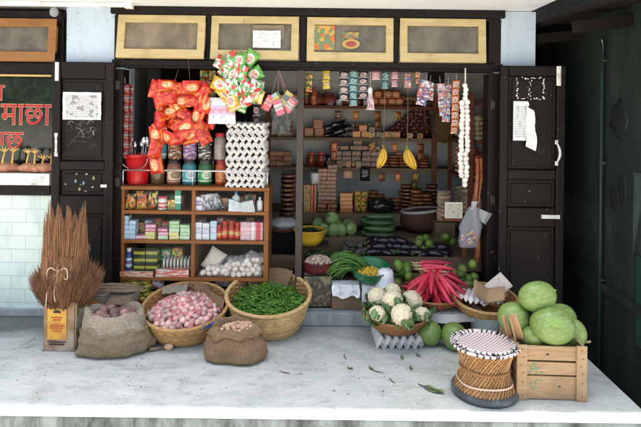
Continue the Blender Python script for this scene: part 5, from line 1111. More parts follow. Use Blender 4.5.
# ================================================================ goods on the paving
M['cane'] = woodmat('split_cane', (.5, .31, .13), (.3, .16, .06), .55, 2, 14, .3, .25)
M['cane_light'] = woodmat('pale_bamboo', (.6, .42, .2), (.4, .25, .11), .55, 2, 14, .3, .22)
M['cane_dark'] = woodmat('aged_cane', (.3, .15, .06), (.17, .08, .03), .6, 2, 14, .3, .25)
def woven(label, name, cat, loc, r0, r1, h, rows, stakes, mat, belly=.5, lean=0., wr=.006, rot=0, rim=.011, group=None):
    t = thing(name, label, cat, loc, (0, 0, rot), group)
    def prof(q): return r0 + (r1 - r0)*(q**belly), h*q
    def sh(v): return Vector((v[0], v[1], v[2] + lean*v[1]*max(0, v[2])/h))
    sg_ = stakes*4; b = MB(); rr = random.Random(rows*stakes)
    for k in range(rows):
        q = (k + .5)/rows; r, z = prof(q); ph = (k % 2)*PI; jit = rr.uniform(0, 9)
        path = []
        for i in range(sg_):
            a = 2*PI*i/sg_; o = .0045*math.cos(stakes*a/1 + ph) if stakes*4 == sg_ else 0
            rad = r + o + .003*noise.noise((math.cos(a)*2, math.sin(a)*2, jit))
            path.append(sh((rad*math.cos(a), rad*math.sin(a), z + .0035*noise.noise((math.cos(a)*1.5 + jit, math.sin(a)*1.5, jit)))))
        b.tube(path, wr*rr.uniform(.85, 1.1), 6, closed=True, flat=.62*h/rows/wr if h/rows/wr < 2.6 else 1.5)
    for i in range(stakes*2):
        a = 2*PI*i/(stakes*2); path = []
        for k in range(9):
            r, z = prof(k/8); path.append(sh((r*math.cos(a), r*math.sin(a), z)))
        b.tube(path, .0035, 5)
    b.build('woven_wall', mat, t)
    b = MB(); b.lathe([(.0005, .006), (r0*.99, .006)] + [(prof(q/8)[0] - .007, prof(q/8)[1]) for q in range(1, 9)], 48)
    b.v = [tuple(sh(v)) for v in b.v]; b.build('lining', M['cane_dark'] if mat is not M['cane_dark'] else mat, t)  # darker liner added behind the weave to stop light leaking through
    b = MB()
    for s in range(3):
        path = []
        for i in range(220):
            a = 2*PI*i/220; ph = a*34 + s*2*PI/3
            r = r1 + rim*.55*math.cos(ph); path.append(sh((r*math.cos(a), r*math.sin(a), h + rim*.55*math.sin(ph))))
        b.tube(path, rim*.62, 6, closed=True)
    b.build('rim', mat, t)
    b = MB(); b.tube([(r0*math.cos(a), r0*math.sin(a), .008) for a in [2*PI*i/48 for i in range(48)]], .009, 6, closed=True); b.build('foot_ring', mat, t)
    return t, sh
# ---- red onions
pb = GR(185, 335)
t, sh = woven('wide shallow cane basket of pink onions between the two sacks', 'cane_basket', 'basket', pb, .17, .285, .205, 17, 26, M['cane'], .55, .22)
b = MB()
for k in range(3):
    a0 = -1.0 + .12*k; b.tube([sh(((.292 + .012*math.cos(q*9))*math.cos(a0 + q*.42), (.292 + .012*math.cos(q*9))*math.sin(a0 + q*.42), .19 + .02*math.sin(q*11 + k))) for q in [i/16 for i in range(17)]], .005, 6)
b.build('blue_tie', basic('blue_plastic_tie', (.08, .15, .42), .4, .2), t)
def cloth(name, label, pts_fn, mat, loc, nu=18, nv=12, rot=(0, 0, 0), cat='cloth'):
    b = MB(); b.surf(pts_fn, nu, nv); return tag(b.build(name, mat, None, loc, rot, solid=.003), label, cat)
M['burlap'] = burlap('burlap_brown', (.3, .2, .12)); M['burlap_grey'] = burlap('burlap_grey', (.31, .24, .16)); M['burlap_pale'] = burlap('burlap_pale', (.42, .36, .28))
cloth('sack_cloth', 'brown sackcloth draped over the back right rim of the onion basket', lambda u, v: (.02 + .24*u, .17 + .1*v - .22*u*u + .02*math.sin(u*8), .235 + .05*math.sin(v*PI) - .06*u + .012*noise.noise((u*6, v*6, 1))), M['burlap'], pb)
cloth('white_cloth', 'pale cloth scrap over the back left rim of the onion basket', lambda u, v: (-.2 + .17*u, .13 + .13*v + .03*u, .235 + .05*math.sin(v*PI) - .03*v + .02*noise.noise((u*5, v*5, 8))), M['burlap_pale'], pb)
M['onion'] = basic('pink_onion_skin', (.5, .13, .13), .34, .3, 14, c2=(.8, .64, .57), c2sc=13, amt=(.4, .62), rand=.35, st=(1, 1, .25), coat=.15, kind='Object')
onp = [(.0005, -.022), (.008, -.0225), (.018, -.016), (.0235, -.004), (.0235, .005), (.018, .015), (.009, .021), (.004, .026), (.0025, .034), (.0005, .036)]
on = MB().lathe(onp, 16); on.tube([(0, 0, -.022), (.001, 0, -.026)], [.005, .002], 6)
sp = []
for k, (n, rad, ht, z0_) in enumerate(((118, .232, .055, .158), (40, .12, .035, .196))):
    for p in sunflower(n, rad, ht, z0_, 5 + k, .006):
        q = sh(p); sp.append((q + pb, (R.uniform(-1.6, 1.6), R.uniform(-1.6, 1.6), R.uniform(0, 6))))
for o in many(single('red_onion', on, M['onion'], (0, 0, 0), 'pink red onion heaped in the wide cane basket', 'onion', 'onions in the cane basket'), sp): o.scale = (R.uniform(.85, 1.2),)*3
b = MB(); b.lathe([(.0005, .19), (.12, .18), (.24, .14)], 40); b.v = [tuple(sh(v)) for v in b.v]
single('basket_padding', b, M['burlap'], pb, 'sackcloth padding under the heap of onions', 'padding')
M['potato'] = basic('potato_skin', (.36, .2, .15), .75, .25, 25, c2=(.5, .32, .27), c2sc=10, rand=.22, bump=.2, bsc=90)
M['potato_pale'] = basic('pale_potato_skin', (.58, .4, .26), .75, .2, 25, c2=(.45, .28, .18), c2sc=10, rand=.15, bump=.2, bsc=90)
def potato(s): return MB().ell((0, 0, 0), (.036*s, .028*s, .026*s), 18, 12, fn=lambda q: 1 + .16*noise.noise(q*1.6))
p = GR(169, 350); single('potato', potato(.85), M['potato_pale'], p + Vector((0, 0, .02)), 'lone potato on the paving in front of the onion basket', 'potato')
# ---- green chilies
pc = GR(268, 329)
t, sh = woven('large round bamboo basket of green chilies in front of the step', 'bamboo_basket', 'basket', pc, .19, .292, .25, 20, 24, M['cane_light'], .6, .2, rim=.013)
M['chili'] = basic('green_chili', (.085, .22, .02), .32, .25, 30, island=.45, coat=.2)
b = MB(); rr = random.Random(8)
for p in sunflower(620, .235, .05, .19, 3, .012):
    L_ = rr.uniform(.055, .085); bend = rr.uniform(-.012, .012); M_ = Matrix.Translation(sh(p + Vector((0, 0, rr.uniform(-.004, .016))))) @ Euler((rr.uniform(-.5, .5), rr.uniform(-.5, .5), rr.uniform(0, 6.3))).to_matrix().to_4x4()
    b.tube([((i/5 - .5)*L_, bend*(1 - (2*i/5 - 1)**2), 0) for i in range(6)], [.0032, .0062, .0064, .0055, .004, .001], 5, M=M_)
    b.tube([(-L_*.5, 0, 0), (-L_*.5 - .014, bend*.4, .004)], [.0022, .0012], 4, M=M_)
tag(b.build('green_chilies', M['chili'], None, pc), 'green chilies heaped in the large bamboo basket', 'chilies', kind='stuff')
cloth('sack_lining', 'brown sackcloth lining at the back of the large bamboo basket', lambda u, v: (lambda a, r: (r*math.cos(a), r*math.sin(a), .205 + .1*v + .2*r*math.sin(a)*.9 + .01*noise.noise((u*8, v*4, 2))))(PI*(.3 + .45*u), .2 + .075*v), M['burlap'], pc, 22, 8)
b = MB(); b.lathe([(.0005, .232), (.12, .222), (.25, .172)], 40); b.v = [tuple(sh(v)) for v in b.v]
single('basket_padding', b, basic('chili_bed', (.06, .15, .02), .7), pc, 'green bed of chilies filling the large bamboo basket', 'padding')
# ---- sacks
def sack(label, loc, w, d, h, seed, mat, matc, cuff=.3, rot=0, ears=()):
    t = thing('burlap_sack', label, 'sack', loc, (0, 0, rot))
    def shape(a, r, z):
        s_ = abs(math.cos(a))**2.6 + abs(math.sin(a))**2.6; k = s_**(-1/2.6)
        low = max(0, 1 - z/(h*.55)); rr_ = r*(1 + (k - 1)*.8*low)
        f = 1 + (.15*noise.noise((math.cos(a)*1.7 + seed, math.sin(a)*1.7, z*7)) + .07*noise.noise((math.cos(a)*4, math.sin(a)*4 + seed, z*26)) + .045*(.5 - abs(noise.noise((math.cos(a)*5 + z*9, math.sin(a)*5 + seed, z*34)))) + .02*math.sin(a*13 + seed + 5*noise.noise((math.cos(a)*2, math.sin(a)*2, z*9)))*min(1, z/h))
        for (ea, el) in ears:
            da = math.atan2(math.sin(a - ea), math.cos(a - ea)); f += el*math.exp(-(da/.16)**2)*max(0, 1 - z/(h*.45))
        x, y = rr_*f*math.cos(a)*w/2, rr_*f*math.sin(a)*d/2
        return x, y, z + .032*noise.noise((math.cos(a)*1.6 + seed, math.sin(a)*1.6, 5))*(z/h) 
    P_ = [(.01, 0), (.6, 0), (.88, .004), (.98, h*.1), (1.0, h*.24), (.97, h*.42), (.9, h*.6), (.8, h*.78), (.72, h*.9), (.7, h*.97), (.66, h*.98), (.6, h*.9), (.5, h*.82), (.01, h*.8)]
    PP = []
    for (r0_, z0_), (r1_, z1_) in zip(P_[:-1], P_[1:]):
        for q in range(3): PP.append((r0_ + (r1_ - r0_)*q/3, z0_ + (z1_ - z0_)*q/3))
    PP.append(P_[-1]); n = len(PP) - 1
    b = MB(); b.surf(lambda u, v: shape(u*2*PI, *PP[round(v*n)]), 120, n, True); b.build('sack_body', mat, t)
    C_ = [(.6, h*.86), (.64, h*.95), (.69, h*1.0), (.75, h*1.01), (.8, h*.96), (.83, h*(1 - cuff*.4)), (.86, h*(1 - cuff*.75)), (.88, h*(1 - cuff))]; m_ = len(C_) - 1
    def cf(u, v):
        k = v*m_; i = min(int(k), m_ - 1); q = k - i; r = C_[i][0]*(1 - q) + C_[i + 1][0]*q; z = C_[i][1]*(1 - q) + C_[i + 1][1]*q; a = u*2*PI
        wv_ = 1 + .035*math.sin(a*5 + seed)*v + .05*noise.noise((math.cos(a)*3, math.sin(a)*3, seed + v*2))
        x, y, zz_ = shape(a, r*wv_, z); return (x, y, zz_ + .02*noise.noise((math.cos(a)*2.2, math.sin(a)*2.2, seed + 9)) * (1 + v))
    b = MB(); b.surf(cf, 72, 16, True); b.build('rolled_cuff', matc, t, solid=.005)
    return t
p1 = GR(114, 350)
sack('grey brown burlap sack with a turned down cuff, full of dusty potatoes, at left', p1, .45, .31, .255, 3.3, M['burlap_grey'], M['burlap_pale'], .42, .06, ((-2.55, .16), (.05, .17)))
b = MB(); b.tube([(.21, -.02, .012), (.27, 0, .014), (.32, .03, .006)], [.016, .008, .003], 7); single('sack_tail', b, M['burlap_grey'], p1 + Vector((.02, 0, 0)), 'twisted sack corner trailing from the grey burlap sack', 'sack corner')
M['potato_dusty'] = basic('dusty_potato', (.13, .085, .07), .85, .25, 18, c2=(.42, .22, .2), c2sc=8, rand=.25, bump=.2, bsc=90)
sp = [(p1 + q + Vector((0, 0, 0)), (R.uniform(-1, 1), R.uniform(-1, 1), R.uniform(0, 6))) for q in [Vector((v.x*1.3, v.y*.9, v.z)) for v in sunflower(19, .1, .035, .215, 2, .008)]]
many(single('potato', potato(1.0), M['potato_dusty'], (0, 0, 0), 'dusty potato in the mouth of the grey burlap sack', 'potato', 'potatoes in the grey sack'), sp)
p2 = GR(235, 357)
sack('small brown burlap sack of pale potatoes in front of the bamboo basket', p2, .37, .27, .2, 7.1, M['burlap'], M['burlap'], .22, -.05, ((.0, .1), (2.9, .08)))
sp = [(p2 + Vector((v.x*1.25 + .02, v.y*.9, v.z)), (R.uniform(-1, 1), R.uniform(-1, 1), R.uniform(0, 6))) for v in sunflower(26, .085, .025, .175, 6, .006)]
many(single('potato', potato(.62), M['potato_pale'], (0, 0, 0), 'small pale potato in the mouth of the brown burlap sack', 'potato', 'potatoes in the brown sack'), sp)
# ---- tins, broom bundle
def tin(label, loc, w, h, rot, body, lab, inset=.75):
    t = thing('square_tin', label, 'tin', loc, (0, 0, rot)); MB().box((0, 0, h/2), (w, w, h)).build('body', body, t, bev=.008)
    for z_ in (.006, h - .004): b = MB(); b.tube([(-w/2, -w/2, z_), (w/2, -w/2, z_), (w/2, w/2, z_), (-w/2, w/2, z_)], .005, 6, closed=True); b.build('seam', body, t)
    lw, lh = w*inset*.8, h*.62
    b = MB(); b.box((-.01, -w/2 - .0025, h*.55), (lw, .003, lh)); lo = b.build('printed_label', lab, t)
    return t, lw, lh, w, h
rust = basic('rusty_tinplate', (.3, .17, .09), .5, .35, 9, metal=.35, c2=(.45, .38, .3), c2sc=5, bump=.15, bsc=30)
ylab = basic('yellow_label', (.68, .38, .04), .5, .12, 10, c2=(.55, .25, .05), c2sc=12)
pt1 = GR(60, 350); pt1.y += .085
t, lw, lh, w, h = tin('rusty square tin with a yellow printed label holding the grass brooms', pt1, .2, .31, -.03, rust, ylab)
red_ink = basic('red_ink', (.5, .06, .02), .6); dark_ink = basic('dark_ink', (.03, .025, .02), .6)
yl = -w/2 - .0045; zc_ = h*.55
b = MB(); b.box((-.01, yl, zc_ + lh*.4), (lw*.4, .0015, lh*.07)); b.box((-.01, yl, zc_ + lh*.44), (lw*.2, .0015, lh*.06)); b.build('emblem', dark_ink, t)
b = MB()
for k, (zz_, ww) in enumerate(((.22, .6), (.14, .45), (-.06, .7), (-.13, .6), (-.24, .5))):
    for q in range(7 if k < 4 else 5):
        x = -.01 + lw*ww*((q + .5)/(7 if k < 4 else 5) - .5)
        b.box((x, yl, zc_ + lh*zz_), (lw*ww/11, .0015, lh*.045)); b.box((x + lw*ww/22, yl - .0004, zc_ + lh*(zz_ + .012)), (lw*ww/40, .0015, lh*.05))
b.tube([(-.01 + lw*.4*math.cos(a), yl, zc_ + lh*(-.095 + .1*math.sin(a))) for a in [2*PI*i/28 for i in range(28)]], .0012, 4, closed=True)
b.build('red_print', red_ink, t)
b = MB(); b.box((-.01, yl, zc_ - lh*.58), (lw, .0015, lh*.03)); b.box((-.01, yl, zc_ - lh*.66), (lw*.8, .0015, lh*.05)); b.build('dark_print', dark_ink, t)
b = MB(); b.box((w/2 + .002, .0, h*.5), (.002, w*.9, h*.9)); b.build('side_print', packmat('tin_side', (.55, .5, .4), (.4, .25, .1), (.65, .62, .52), 'blotch', .5), t)
pt2 = GR(91, 340); pt2.y += .12
tin('smaller tin with an orange label between the broom tin and the grey sack', pt2, .17, .29, -.1, basic('grey_tin', (.22, .19, .16), .5, .3, metal=.3), packmat('orange_label', (.5, .2, .04), (.45, .3, .1), (.06, .03, .02), 'oval', .5))
pk = GR(112, 334); pk.y += .1
t = thing('cardboard_box', 'worn cardboard box with pink and red print behind the grey sack', 'box', pk, (0, 0, .05)); MB().box((0, 0, .13), (.25, .18, .26)).build('carton', packmat('card_print2', (.42, .36, .3), (.5, .14, .18), (.3, .25, .2), 'band', .8), t, bev=.004)
MB().surf(lambda u, v: ((u - .5)*.25, -.09 - .07*v, .26 - .04*v), 4, 3).build('flap', M['burlap_grey'], t)
b = MB()
for k in range(3): b.tube([(-.17, -.02 + .035*k, .008*k), (-.05, -.03 + .035*k, .006 + .01*k), (.08, -.02 + .03*k, .01*k), (.18, .0 + .03*k, .004)], [.012, .02, .02, .01], 8, flat=.6)
single('folded_sacking', b, M['burlap_grey'], pk + Vector((.01, -.06, .285)), 'folded grey sacking lying on top of the worn cardboard box', 'sacking')
M['bristle'] = basic('broom_grass', (.33, .165, .07), .75, .3, 20, island=.6)
M['bristle_dk'] = basic('broom_grass_dark', (.24, .115, .052), .8, .3, 20, island=.55)
t = thing('broom_bundle', 'tall bundle of brown grass brooms tied with pale string, standing in the yellow labelled tin', 'broom bundle', pt1 + Vector((0, 0, .02)))
rr = random.Random(21); b = MB()
clumps = [(-.14, .0, .83), (-.10, -.03, .9), (-.055, .02, .80), (-.035, -.05, .88), (.0, .03, .84), (.02, -.04, .87), (.045, .0, .82), (.10, .01, .885), (.085, -.04, .78), (-.12, .04, .76), (.06, .05, .8)]
for (cx_, cy_, hz) in clumps:
    for i in range(330):
        q = rr.random(); a = rr.uniform(0, 6.28); s_ = rr.random()**.5
        base = Vector((cx_*.45 + .03*math.cos(a)*s_, cy_*.5 + .03*math.sin(a)*s_, rr.uniform(.25, .5)))
        kk = rr.random()**.75; tip = Vector((cx_*(1.05 - .3*kk) + (.003 + .05*kk)*math.cos(a) + rr.gauss(0, .004), cy_ + (.002 + .036*kk)*math.sin(a), hz + .03 - .3*kk))
        mid = base.lerp(tip, .55) + Vector((cx_*.1 + .018*math.cos(a)*s_, .018*math.sin(a)*s_, 0))
        b.tube([base, mid, tip], [.0019, .0017, .0005], 3)
b.build('bristle_tops', M['bristle'], t)
b = MB()
for i in range(6500):
    a = rr.uniform(0, 6.28); s_ = rr.random()**.5
    base = Vector((.085*math.cos(a)*s_, .085*math.sin(a)*s_, rr.uniform(.2, .29))); ht = .52 - .12*s_*s_ + rr.gauss(0, .022) + .03*math.sin(a*6)*s_
    out = .05 + .185*s_*rr.uniform(.8, 1.08) + .012*math.sin(a*9)
    tip = Vector((out*math.cos(a)*.98, out*math.sin(a)*.75, ht)); 
    mid = base.lerp(tip, .5) + Vector((.018*math.cos(a)*s_, .018*math.sin(a)*s_, -.012))
    b.tube([base, mid, tip], [.0018, .0017, .0005], 3)
b.build('bristle_skirt', M['bristle_dk'], t)
b = MB()
for i in range(500):
    a = rr.uniform(3.0, 6.4); s_ = rr.random()**.5
    base = Vector((.1*math.cos(a)*s_, .1*math.sin(a)*s_, .28)); tip = Vector((.03 + .1*math.cos(a)*s_ + rr.uniform(-.08, .02), .09*math.sin(a)*s_ - .05, rr.uniform(.48, .58)))
    b.tube([base, base.lerp(tip, .5) + Vector((0, -.03, 0)), tip], [.002, .002, .001], 3)
b.build('bristle_stems', M['bristle'], t)
b = MB(); rz = .1; 
b.tube([((.105 + .006*math.sin(a*3))*math.cos(a), (.1)*math.sin(a) - .01, .49 + .012*math.cos(a) + .006*math.sin(2*a)) for a in [2*PI*i/40 for i in range(40)]], .0042, 6, closed=True)
for s in (-1, 1):
    b.tube([(.0, -.122, .49)] + [(.0 + s*(.01 + .045*math.sin(PI*q)) + .02*q*s, -.128 - .008*math.sin(PI*q), .49 - .0 + .03*math.sin(2*PI*q)*1 - .025*q) for q in [i/10 for i in range(1, 10)]] + [(.0, -.124, .487)], .0038, 6)
    b.tube([(.0, -.125, .487), (-.02 + .014*s, -.135, .43), (-.035 + .022*s, -.15, .36), (-.03 + .03*s, -.155, .29 + .02*s)], .0036, 6)
b.ell((0, -.125, .488), (.011, .009, .011), 8, 6)
b.build('string_bow', basic('pale_twine', (.62, .48, .34), .9, .15), t)
# ---- cauliflower bowl on egg trays
pcf = GR(396, 340)
for k in range(2):
    o = tag(tray(6, 6, .3, .05).build('egg_tray', M['pulp_grey'], None, pcf + Vector((.004*k, .012 - .006*k, .03 + .02*k)), (0, 0, .03 + .02*k), solid=.005), 'grey pulp egg tray on the paving, %s of the two under the cauliflower bowl' % ('lower', 'upper')[k], 'egg tray')
zb = .078
def bowl_basket(label, loc, r0, r1, h, mat):
    t = thing('shallow_basket', label, 'basket', loc); b = MB()
    for k in range(14):
        q = (k + .5)/14; r = r0 + (r1 - r0)*q**.7; z = h*q**1.25
        b.tube([((r + .0018*math.cos(30*a + k*PI))*math.cos(a), (r + .0018*math.cos(30*a + k*PI))*math.sin(a), z) for a in [2*PI*i/120 for i in range(120)]], .0062, 5, closed=True)
    b.lathe([(.0005, .003), (r0, .003)] + [(r0 + (r1 - r0)*(q/8)**.7 - .004, h*(q/8)**1.25) for q in range(1, 9)], 48)
    b.build('woven_wall', mat, t)
    b = MB(); b.tube([(r1*math.cos(a), r1*math.sin(a), h) for a in [2*PI*i/64 for i in range(64)]], .009, 7, closed=True); b.build('rim', mat, t); return t
bowl_basket('shallow brown woven bowl of cauliflowers standing on grey egg trays', pcf + Vector((0, 0, zb)), .1, .222, .1, M['cane_dark'])
M['curd'] = basic('cauliflower_curd', (.74, .66, .45), .8, .08, 30, bump=.55, bsc=130, bd=.006)
M['cleaf'] = basic('cauliflower_leaf', (.06, .15, .04), .5, .3, 12, c2=(.16, .26, .09), c2sc=7, rand=.2)
def lump(q):
    d = noise.voronoi(q*3.4, distance_metric='DISTANCE')[0]; d2 = noise.voronoi(q*9, distance_metric='DISTANCE')[0]
    return .93 + .2*(.45 - d[0]) + .07*(.5 - d2[0])
cur = MB().ell((0, 0, .006), (.072, .072, .062), 60, 40, fn=lump)
cl_proto = None
def leafsurf(L_, wd, curl, ribm):
    b = MB()
    def f(u, v):
        x = wd*(u - .5)*2*(math.sin(PI*(.12 + .8*v)))**.7; zz_ = v*L_*math.cos(curl*v*.5); yy_ = .022*(1 - ((u - .5)*2)**2)*-1 + L_*curl*.5*v*v + .006*math.sin(v*14 + u*9)
        return (x, -yy_, zz_)
    b.surf(f, 8, 10); b.tube([(0, .021 - L_*curl*.5*v*v + .001, v*L_*math.cos(curl*v*.5)) for v in [i/8 for i in range(9)]], [.006*(1 - .7*i/8) for i in range(9)], 5, m=1); return b
lf = leafsurf(.12, .04, .55, 1)
def cauli(u, v, y, s, label, rot, first=[None]):
    p = W(u, v, y)
    if first[0] is None:
        t = thing('cauliflower', label, 'cauliflower', p, group='cauliflowers in the shallow bowl'); first[0] = t
        cur.build('curd', M['curd'], t)
        ribm = basic('leaf_rib', (.5, .56, .36), .6)
        for i in range(8):
            a = i*2*PI/8 + .3*(i % 2); k = .66 if i % 2 else .58
            if i == 0: lo = lf.build('leaf', [M['cleaf'], ribm], t)
            else: lo = dup(lo, parent=t)
            rad = .05 + .008*(i % 2)
            lo.location = (rad*math.cos(a), rad*math.sin(a), -.058); lo.rotation_euler = (.12 + .4*(i % 3 == 0) + .25*(i % 4 == 1), 0, a + PI/2 - PI) if False else (-.3 - .35*(i % 3 == 0), 0, a - PI/2); lo.scale = (k, k, k*(1.0 if i % 3 else .9))
    else: t = dup(first[0], label=label)
    t.location = p; t.rotation_euler = rot; t.scale = (s,)*3
    return t
for (u, v, y, s, lb, rot) in ((377.5, 297, -.29, .98, 'cauliflower at the back left of the shallow bowl', (.35, -.2, 0)), (393, 291, -.26, .8, 'cauliflower at the back middle of the bowl, below the white tub', (.1, 0, 2)), (411.5, 301, -.32, 1.08, 'large cauliflower at the back right of the bowl by the radishes', (.4, .25, 1)),
        (392.5, 301, -.41, 1.05, 'large cauliflower in the centre of the bowl', (.5, 0, 4)), (377, 314, -.5, .8, 'small cauliflower at the front left of the bowl', (.6, -.3, 3)), (402, 315, -.53, 1.05, 'large cauliflower at the front centre of the bowl', (.65, 0, 5.2)), (422, 315, -.45, .78, 'small cauliflower at the front right of the bowl', (.5, .35, 2.5))):
    cauli(u, v, y, s, lb, rot)
first_leaf = None; rr = random.Random(4)
for i in range(17):
    a = rr.uniform(0, 6.28); r = rr.uniform(.15, .21); p = pcf + Vector((r*math.cos(a), r*math.sin(a), zb + .085 + rr.uniform(0, .02)))
    if first_leaf is None: first_leaf = tag(lf.build('loose_leaf', [M['cleaf'], bpy.data.materials['leaf_rib']], None), 'green cauliflower leaf tucked between the heads at the edge of the shallow bowl', 'leaf', 'leaves around the cauliflowers'); o = first_leaf
    else: o = dup(first_leaf)
    o.location = p; o.rotation_euler = (-rr.uniform(1.15, 1.75), rr.uniform(-.4, .4), a - PI/2 + rr.uniform(-.6, .6)); o.scale = (rr.uniform(.6, .9),)*3
single('basket_padding', MB().lathe([(.0005, .1), (.1, .085), (.2, .075)], 32), basic('leafy_bed', (.07, .14, .05), .8, .5, 40), pcf + Vector((0, 0, zb)), 'bed of trimmed leaves under the cauliflowers', 'padding')
# ---- radishes
prb = Vector((XU(433, 300, -.16), -.15, 0))
single('low_box', mk_box(.46, .26, .165), woodmat('dark_low_box', (.05, .035, .028), None, .8, 0, 20), (prb.x + .02, prb.y + .03, .001), 'dark low box under the radish basket', 'box')
b = MB(); b.surf(lambda u, v: ((u - .5)*.5 + .02*math.sin(v*5), -.16 + .3*v + (.02*math.sin(u*9)), .004 + .004*noise.noise((u*5, v*5, 3)) - max(0, .08 - v)*.7), 20, 14); single('newspaper', b, M['news'], (prb.x + .05, prb.y - .02, .172), 'newspaper sheet spread under the radish basket', 'newspaper')
bowl_basket('shallow brown basket heaped with red radishes on a newspaper', (prb.x, prb.y, .18), .1, .205, .07, M['cane_dark'])
M['radish'] = basic('red_radish', (.54, .035, .07), .35, .2, 10, c2=(.65, .2, .2), c2sc=6, amt=(.55, .8), rand=.15, st=(.5, 1, 1), coat=.1)
M['radish_tip'] = basic('radish_stub', (.42, .4, .2), .7, .3)
rd = MB(); rd.tube([(0, 0, 0), (.02, 0, .001), (.06, 0, .003), (.11, 0, .004), (.155, 0, .0), (.185, .003, -.004), (.205, .008, -.004)], [.011, .0185, .021, .019, .0135, .006, .0012], 12)
rs_ = MB(); rs_.tube([(0, 0, 0), (-.018, .002, .002)], [.0075, .006], 7); rs_.tube([(-.012, 0, 0), (-.045, .012, .008)], [.004, .002], 5); rs_.tube([(-.012, 0, 0), (-.04, -.01, .004)], [.0035, .002], 5)
RS = 1.18
t0_ = thing('red_radish', 'long red radish in the heap on the shallow basket', 'radish', group='radishes heaped on the basket'); rd.build('root', M['radish'], t0_); rs_.build('stub', M['radish_tip'], t0_)
sp = []; rr = random.Random(12)
for (n, z_, r_in, pitch) in ((17, .255, .0, .0), (17, .285, -.02, .14), (16, .32, -.035, .3), (14, .355, -.05, .38), (12, .39, -.065, .4), (9, .425, -.08, .34)):
    for i in range(n):
        a = 2*PI*i/n + rr.uniform(-.18, .18) + z_*30
        sp.append(((prb.x + r_in*math.cos(a), prb.y + r_in*math.sin(a)*.8, z_ + rr.uniform(-.006, .006)), (rr.uniform(-.3, .3), pitch + rr.uniform(-.16, .16), a + rr.uniform(-.4, .4))))
for i in range(16):
    a = rr.uniform(3.4, 6.1); q = rr.uniform(.3, 1); sp.append(((prb.x + .075*q*math.cos(a), prb.y + .07*q*math.sin(a), .455 - .1*q), (rr.uniform(-.3, .3), rr.uniform(.25, .5), a + rr.uniform(-.7, .7))))
for i in range(4): sp.append(((prb.x - .1 + rr.uniform(-.01, .02), prb.y - .05 + .035*i, .44 + .012*(i % 2)), (0, rr.uniform(-.05, .05), rr.uniform(-.2, .25))))
for o in many(t0_, sp): q = rr.uniform(.85, 1.12); o.scale = (RS*q, RS*q*.78, RS*q*.78)
# ---- white tub, lemon basin, beans, newspaper box
bx = Vector((XU(347, 300, -.06), .05, .1))
t = thing('wooden_box', 'brown wooden box under the beans with a newspaper hanging over its front', 'box', bx); MB().box((0, 0, .09), (.22, .24, .178)).build('crate', M['shelf_wood'], t, bev=.004)
bx2 = Vector((XU(378, 300, -.06), .06, .1)); single('packing_box', mk_box(.21, .24, .178), M['shelf_wood'], bx2, 'wooden box behind the cauliflowers carrying the green basin and white tub', 'box')
def drape(w, top, drop, seed, tear=.03):
    def f(u, v):
        x = (u - .5)*w + .012*noise.noise((u*4, v*3, seed)); L_ = top + drop*(1 + .45*noise.noise((u*3.5, seed, 0)) + tear*math.sin(u*23)); s_ = v*L_
        if s_ < top: return (x, top - s_, .004 + .008*max(0, noise.noise((u*5, v*5, seed))))
        return (x, -.012 - .018*abs(noise.noise((u*5, v*4, seed))) - .02*math.sin((s_ - top)*12), -(s_ - top) + .004)
    return f
b = MB(); b.surf(drape(.2, .1, .075, 2.2), 22, 22); single('newspaper', b, M['news2'], bx + Vector((-.01, -.12, .18)), 'torn newspaper hanging over the front of the wooden box by the beans', 'newspaper')
b = MB(); b.surf(drape(.12, .1, .19, 6.1, .05), 16, 22); single('newspaper', b, M['news2'], bx2 + Vector((-.06, -.12, .18)), 'long newspaper strip hanging beside the cauliflower bowl', 'newspaper')
M['green_plastic'] = basic('green_plastic', (.012, .16, .05), .3, .15)
pg = Vector((XU(370, 270, -.04), -.0, .285)); t = thing('green_basin', 'green plastic basin of yellow lemons beside the white tub', 'basin', pg, (.22, .05, 0)); t.location.z += .03; t.scale = (1.08,)*3
gb = MB(); gb.lathe(openbowl(.09, .128, .085), 36)
gb.build('bowl', M['green_plastic'], t)
M['lemon'] = basic('yellow_lemon', (.66, .44, .04), .4, .12, 20, rand=.1, bump=.15, bsc=140)
lem = MB().ell((0, 0, 0), (.018, .018, .023), 14, 10, fn=lambda q: 1 + .3*max(0, abs(q.z) - .85))
many(single('lemon', lem, M['lemon'], (0, 0, 0), 'yellow lemon in the green plastic basin', 'lemon', 'lemons in the green basin'), [(Vector((pg.x + v.x*1.2, pg.y - .02 + v.y, pg.z + v.z + .01 + .22*v.y)), (R.uniform(0, 3), R.uniform(0, 3), 0)) for v in sunflower(24, .07, .02, .058, 4, .004)])
M['white_plastic'] = basic('white_plastic', (.76, .78, .8), .45, .06)
pw = W(385.5, 286, -.09); t = thing('white_tub', 'upturned white plastic tub behind the cauliflowers', 'tub', (pw.x, -.08, .279)); MB().lathe([(.0005, .125), (.02, .125), (.045, .12), (.055, .108), (.06, .06), (.066, .014), (.074, .01), (.074, 0), (.06, 0), (.0005, .002)], 36).build('shell', M['white_plastic'], t)
b = MB(); b.lathe([(.01, .124), (.03, .126), (.032, .129), (.01, .13)], 24); b.build('base_ring', M['white_plastic'], t)
M['bean'] = basic('long_green_bean', (.085, .2, .03), .45, .25, 20, island=.4)
b = MB(); rr = random.Random(17)
